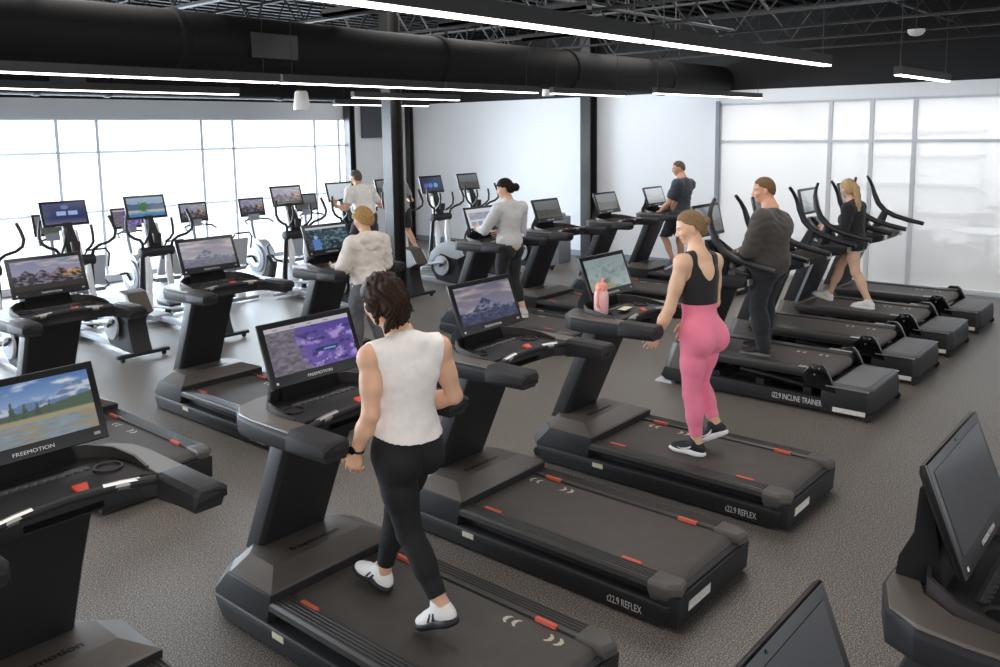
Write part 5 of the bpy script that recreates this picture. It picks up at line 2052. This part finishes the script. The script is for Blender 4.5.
G().loft([[(-.2, -.2, 0), (.2, -.2, 0), (.2, .2, 0), (-.2, .2, 0)], [(-.2, -.2, .9), (.2, -.2, .9), (.2, .2, .9), (-.2, .2, .9)]]).bevel(.02, 2).obj('bin_body', M['bin'], t)
G().lathe([(.19, .9), (.16, .96), (.1, .97), (.09, .94), (0, .93)], n=24).obj('bin_lid', M['mgrey'], t)
t = thing('floor_outlet', 'light grey floor outlet plate beside the first incline treadmill', 'outlet', (7.62, 4.25, 0))
G().loft([[(-.13, -.1, 0), (.13, -.1, 0), (.13, .1, 0), (-.13, .1, 0)], [(-.10, -.07, .03), (.10, -.07, .03), (.10, .07, .03), (-.10, .07, .03)]]).obj('cover_plate', M['lgrey'], t)
G().box(-.03, .05, -.02, .04, .03, .07).bevel(.006, 1).obj('plug', M['rubber'], t)

# the lounge seen through the veiled glass
LX = WX + .2
g = G()
g.box(LX + 4.9, LX + 5.1, -6, 9, 0, 3.3)
struct(g.obj('wall_lounge', M['wall']))
g = G()
g.box(LX, LX + 5, 7.6, 7.8, 0, 3.3)
struct(g.obj('wall_lounge_side', M['wall']))
struct(G().box(LX, LX + 5.1, -6, 9, 3.3, 3.4).obj('ceiling_lounge', M['wall']))


def armchair(x, y, rz, label):
    t = thing('armchair', label, 'armchair', (x, y, 0), rz)
    G().box(-.4, .4, -.4, .4, .12, .42).bevel(.04, 2).obj('seat', M['mgrey'], t)
    G().box(-.42, .42, .3, .46, .12, .82).bevel(.04, 2).obj('backrest', M['mgrey'], t)
    for s in (-1, 1):
        G().box(s * .40 - .07, s * .40 + .07, -.4, .36, .12, .6).bevel(.03, 2).obj('armrest', M['mgrey'], t)
        for q in (-.33, .36):
            G().cyl((s * .36, q, 0), (s * .36, q, .13), .02, n=8).obj('leg', M['black'], t)


armchair(15.9, 4.15, PI / 2, 'boxy grey armchair in the lounge behind the veiled glass')
t = thing('round_table', 'round white table in the lounge behind the veiled glass', 'table', (16.4, 3.1, 0))
G().cyl((0, 0, .72), (0, 0, .75), .55, n=30).obj('tabletop', M['lgrey'], t)
G().cyl((0, 0, 0), (0, 0, .72), .04, n=12).obj('leg', M['mgrey'], t)
for i, (x, y, rz, lb) in enumerate([(15.55, 2.45, 2.2, 'grey lounge chair on the near side of the round white table'), (17.35, 3.4, -1.4, 'grey lounge chair on the far side of the round white table')]):
    t = thing('lounge_chair', lb, 'chair', (x, y, 0), rz, group='chairs at the lounge table')
    G().box(-.22, .22, -.22, .22, .42, .47).bevel(.02, 2).obj('seat', M['mgrey'], t)
    G().box(-.22, .22, .18, .22, .5, .95).bevel(.02, 2).obj('backrest', M['mgrey'], t)
    for sx in (-.19, .19):
        for sy in (-.19, .19):
            G().cyl((sx, sy, 0), (sx, sy, .43), .012, n=8).obj('leg', M['mgrey'], t)
t = thing('shelf_unit', 'pale open shelf unit against the lounge wall', 'shelf', (19.5, 5.0, 0))
for z in (.1, .7, 1.3, 1.9, 2.4):
    G().box(-.2, .2, -1.2, 1.2, z, z + .05).obj('shelf', M['lgrey'], t)
for y in (-1.2, 0, 1.15):
    G().box(-.2, .2, y, y + .05, 0, 2.45).obj('side_panel', M['lgrey'], t)
t = thing('serving_counter', 'long pale counter across the lounge', 'counter', (18.4, 1.2, 0))
G().box(-.3, .3, -2.2, 2.2, 0, 1.0).obj('counter_body', M['wall'], t)
G().box(-.36, .36, -2.25, 2.25, 1.0, 1.05).obj('counter_top', M['mgrey'], t)
# ------------------------------------------------------------------ machines in their rows
TR = make_reflex()
rows = 'treadmills with wide U shaped consoles'
TR['group'] = rows
FR, LR, RR = 1.95, 5.60, -1.11
place(TR, 2.69, FR, 'black treadmill carrying the person in the white tank top', p_purple)
place(TR, 1.275, FR, 'black treadmill with the lake and pine forest scene on its screen', p_lake)
place(TR, 4.07, FR, 'empty black treadmill between the white tank top and pink leggings walkers, grey peak on screen', p_peak)
place(TR, 5.48, FR, 'black treadmill carrying the person in pink leggings, pink bottle on its console', p_mist)
place(TR, 2.83, LR, 'empty black treadmill with jagged golden rock peaks on its screen', p_rocky)
place(TR, 4.27, LR, 'empty black treadmill left of the walker in the cream hoodie', p_peak)
place(TR, 5.68, LR, 'black treadmill carrying the person in the cream hoodie', p_runner)
place(TR, 8.14, LR, 'black treadmill carrying the person in the light grey sweater', p_dash)
place(TR, 9.52, LR, 'empty black treadmill just right of the light grey sweater walker', p_grey)
place(TR, 11.02, LR, 'empty black treadmill just left of the walker in dark shorts', p_grey)
place(TR, 12.45, LR, 'black treadmill carrying the person in navy shirt and shorts', p_pale)
place(TR, 1.43, RR, 'black treadmill with only its dark monitor top showing at the bottom edge', p_off)
place(TR, 2.83, RR, 'black treadmill seen side on at the bottom right corner, dark screen', p_off)



def shift_marks(t, dy):
    for c in t.children_recursive:
        if c.name.startswith('belt_mark'):
            c.location.y = dy


for o in list(COL.objects):
    if o.parent is None and 'label' in o:
        if 'white tank top, ' not in o['label'] and 'carrying the person in the white tank top' in o['label']:
            shift_marks(o, -.88)
        elif 'grey peak on screen' in o['label']:
            shift_marks(o, .05)
        elif 'pink bottle' in o['label']:
            shift_marks(o, -.03)
        else:
            shift_marks(o, -.25)

TI = make_incline()
TI['group'] = 'incline treadmills with tall side handles'
IR = 2.22
place(TI, 7.93, IR, 'black incline treadmill carrying the person in the dark grey jacket', p_grey)
place(TI, 9.32, IR, 'empty black incline treadmill between the grey jacket and ponytail walkers', p_grey)
place(TI, 10.65, IR, 'black incline treadmill carrying the person with the blond ponytail', p_pale)
place(TI, 12.02, IR, 'empty black incline treadmill closest to the glass wall', p_pale)

TE = make_elliptical()
TE['group'] = 'ellipticals facing the windows'
ER = 9.40
for x, lb, fn in ((3.55, 'elliptical with only its right handle showing at the left edge', p_rocky),
                  (4.66, 'black elliptical with a blue menu on its screen', p_menu),
                  (5.74, 'black elliptical with a round tree scene on its screen', p_tree),
                  (8.05, 'empty elliptical with brown rock peaks on screen, near the hoodie walker', p_rocky),
                  (9.12, 'elliptical used by the person in the white T-shirt, pale screen', p_white),
                  (11.26, 'empty elliptical with a dark blue menu screen before the white wall', p_menu2),
                  (12.26, 'empty elliptical with a plain grey screen before the white wall', p_grey)):
    place(TE, x, ER, lb, fn)
place(TE, 10.19, ER, 'elliptical mostly hidden behind the front steel post', p_grey)
TB = make_bike()
TB['group'] = 'exercise bikes along the windows'
for x, lb, fn in ((5.1, 'exercise bike behind the elliptical with the blue menu screen', p_grey),
                  (6.22, 'exercise bike behind the elliptical with the tree scene', p_purple),
                  (7.32, 'exercise bike standing alone in the gap between two ellipticals', p_rocky),
                  (8.42, 'exercise bike just left of the brown rock peak elliptical', p_rocky),
                  (9.55, 'exercise bike behind the brown rock peak elliptical', p_grey),
                  ):
    place(TB, x, 11.45, lb, fn)

# ------------------------------------------------------------------ small things
t = thing('water_bottle', 'pink translucent water bottle with coral lid on the treadmill console', 'bottle', (5.215, FR + 1.53, 1.199), .3)
t.scale = (1.12, 1.12, 1.05)
M['coral'] = mat('coral_plastic', 'f2a18e', .4)
bm_ = mat('bottle_pink', 'f6c3c5', .3)
G().lathe([(0, .0), (.042, 0), (.047, .01), (.049, .12), (.045, .155), (.034, .175), (.0, .175)], n=26).obj('bottle_body', bm_, t, ang=50)
lid = G().lathe([(.036, .170), (.040, .172), (.040, .205), (.03, .222), (.0, .224)], n=26).obj('bottle_lid', M['coral'], t, ang=40)
G().cyl((.012, 0, .21), (.03, 0, .25), .011, .009, 12).obj('spout', M['coral'], lid)
G().tube([(-.04, 0, .19), (-.075, 0, .185), (-.088, 0, .15), (-.086, 0, .09), (-.07, 0, .065), (-.046, 0, .06)], .009, 8).obj('handle', M['coral'], t)
t = thing('phone', 'phone with a pale yellow screen lying on the console beside the pink bottle', 'phone', (5.43, FR + 1.46, 1.205), .15)
G().box(-.075, .075, -.037, .037, 0, .009).bevel(.004, 2).obj('phone_body', M['black'], t)
G().box(-.07, .07, -.033, .033, .0092, .0098).obj('phone_screen', mat('phone_screen', 'd9cfa0', .2, var=.3, vscale=70, emit=.25), t)
# ------------------------------------------------------------------ camera and light
cd = bpy.data.cameras.new('camera')
cam = bpy.data.objects.new('camera', cd)
COL.objects.link(cam)
RM = [[0.6505876, -0.7592929, -0.0144904], [-0.11007, -0.0753982, -0.9910599], [0.7514122, 0.6463663, -0.1326285]]
m = Matrix.Identity(4)
for i in range(3):
    m[i][0], m[i][1], m[i][2] = RM[0][i], -RM[1][i], -RM[2][i]
m[0][3], m[1][3], m[2][3] = 0, 0, 2.55
cam.matrix_world = m
cd.sensor_width = 36
cd.lens = 857.44 / 1000 * 36
cd.shift_x = (500 - 497.2) / 1000
cd.shift_y = (245.99 - 333.5) / 1000
cd.clip_start = .05
scene.camera = cam

w = bpy.data.worlds.new('World')
scene.world = w
w.use_nodes = True
bg = w.node_tree.nodes['Background']
bg.inputs['Color'].default_value = (.93, .96, 1.0, 1)
bg.inputs['Strength'].default_value = 1.5


def area(name, loc, rot, sx, sy, power, col=(1, 1, 1)):
    l = bpy.data.lights.new(name, 'AREA')
    l.shape = 'RECTANGLE'
    l.size, l.size_y = sx, sy
    l.energy = power
    l.color = col
    o = bpy.data.objects.new(name, l)
    COL.objects.link(o)
    o.location = loc
    o.rotation_euler = rot
    return o


# daylight outside the window wall, lit lounge, and the open hall behind the camera
area('daylight', (3, WY + 1.2, 2.2), (math.radians(-90), 0, 0), 24, 5, 7800, (.76, .88, 1))
area('lounge_light', (LX + 2.4, 2.5, 3.25), (0, 0, 0), 4, 9, 400)
area('hall_light', (-3.5, -3.5, 4.4), (math.radians(28), 0, math.radians(-45)), 6, 6, 600, (1, .95, .9))
for (x, y) in ((3, 3.4), (7.5, 3.4), (3, 8), (8, 8), (11.5, 6)):
    area('ceiling_fill', (x, y, 4.45), (0, 0, 0), 2.5, 2.5, 85, (1, .96, .92))
area('wall_fill', (11.6, 10.5, 4.4), (0, math.radians(-38), 0), 1.5, 6, 110, (.95, .97, 1))  # unseen fill lamp added to brighten the bare white wall
scene.view_settings.view_transform = 'Standard'
scene.view_settings.look = 'None'
scene.view_settings.exposure = 0
scene.cycles.max_bounces = 8
scene.cycles.transparent_max_bounces = 12
scene.cycles.sample_clamp_indirect = 6
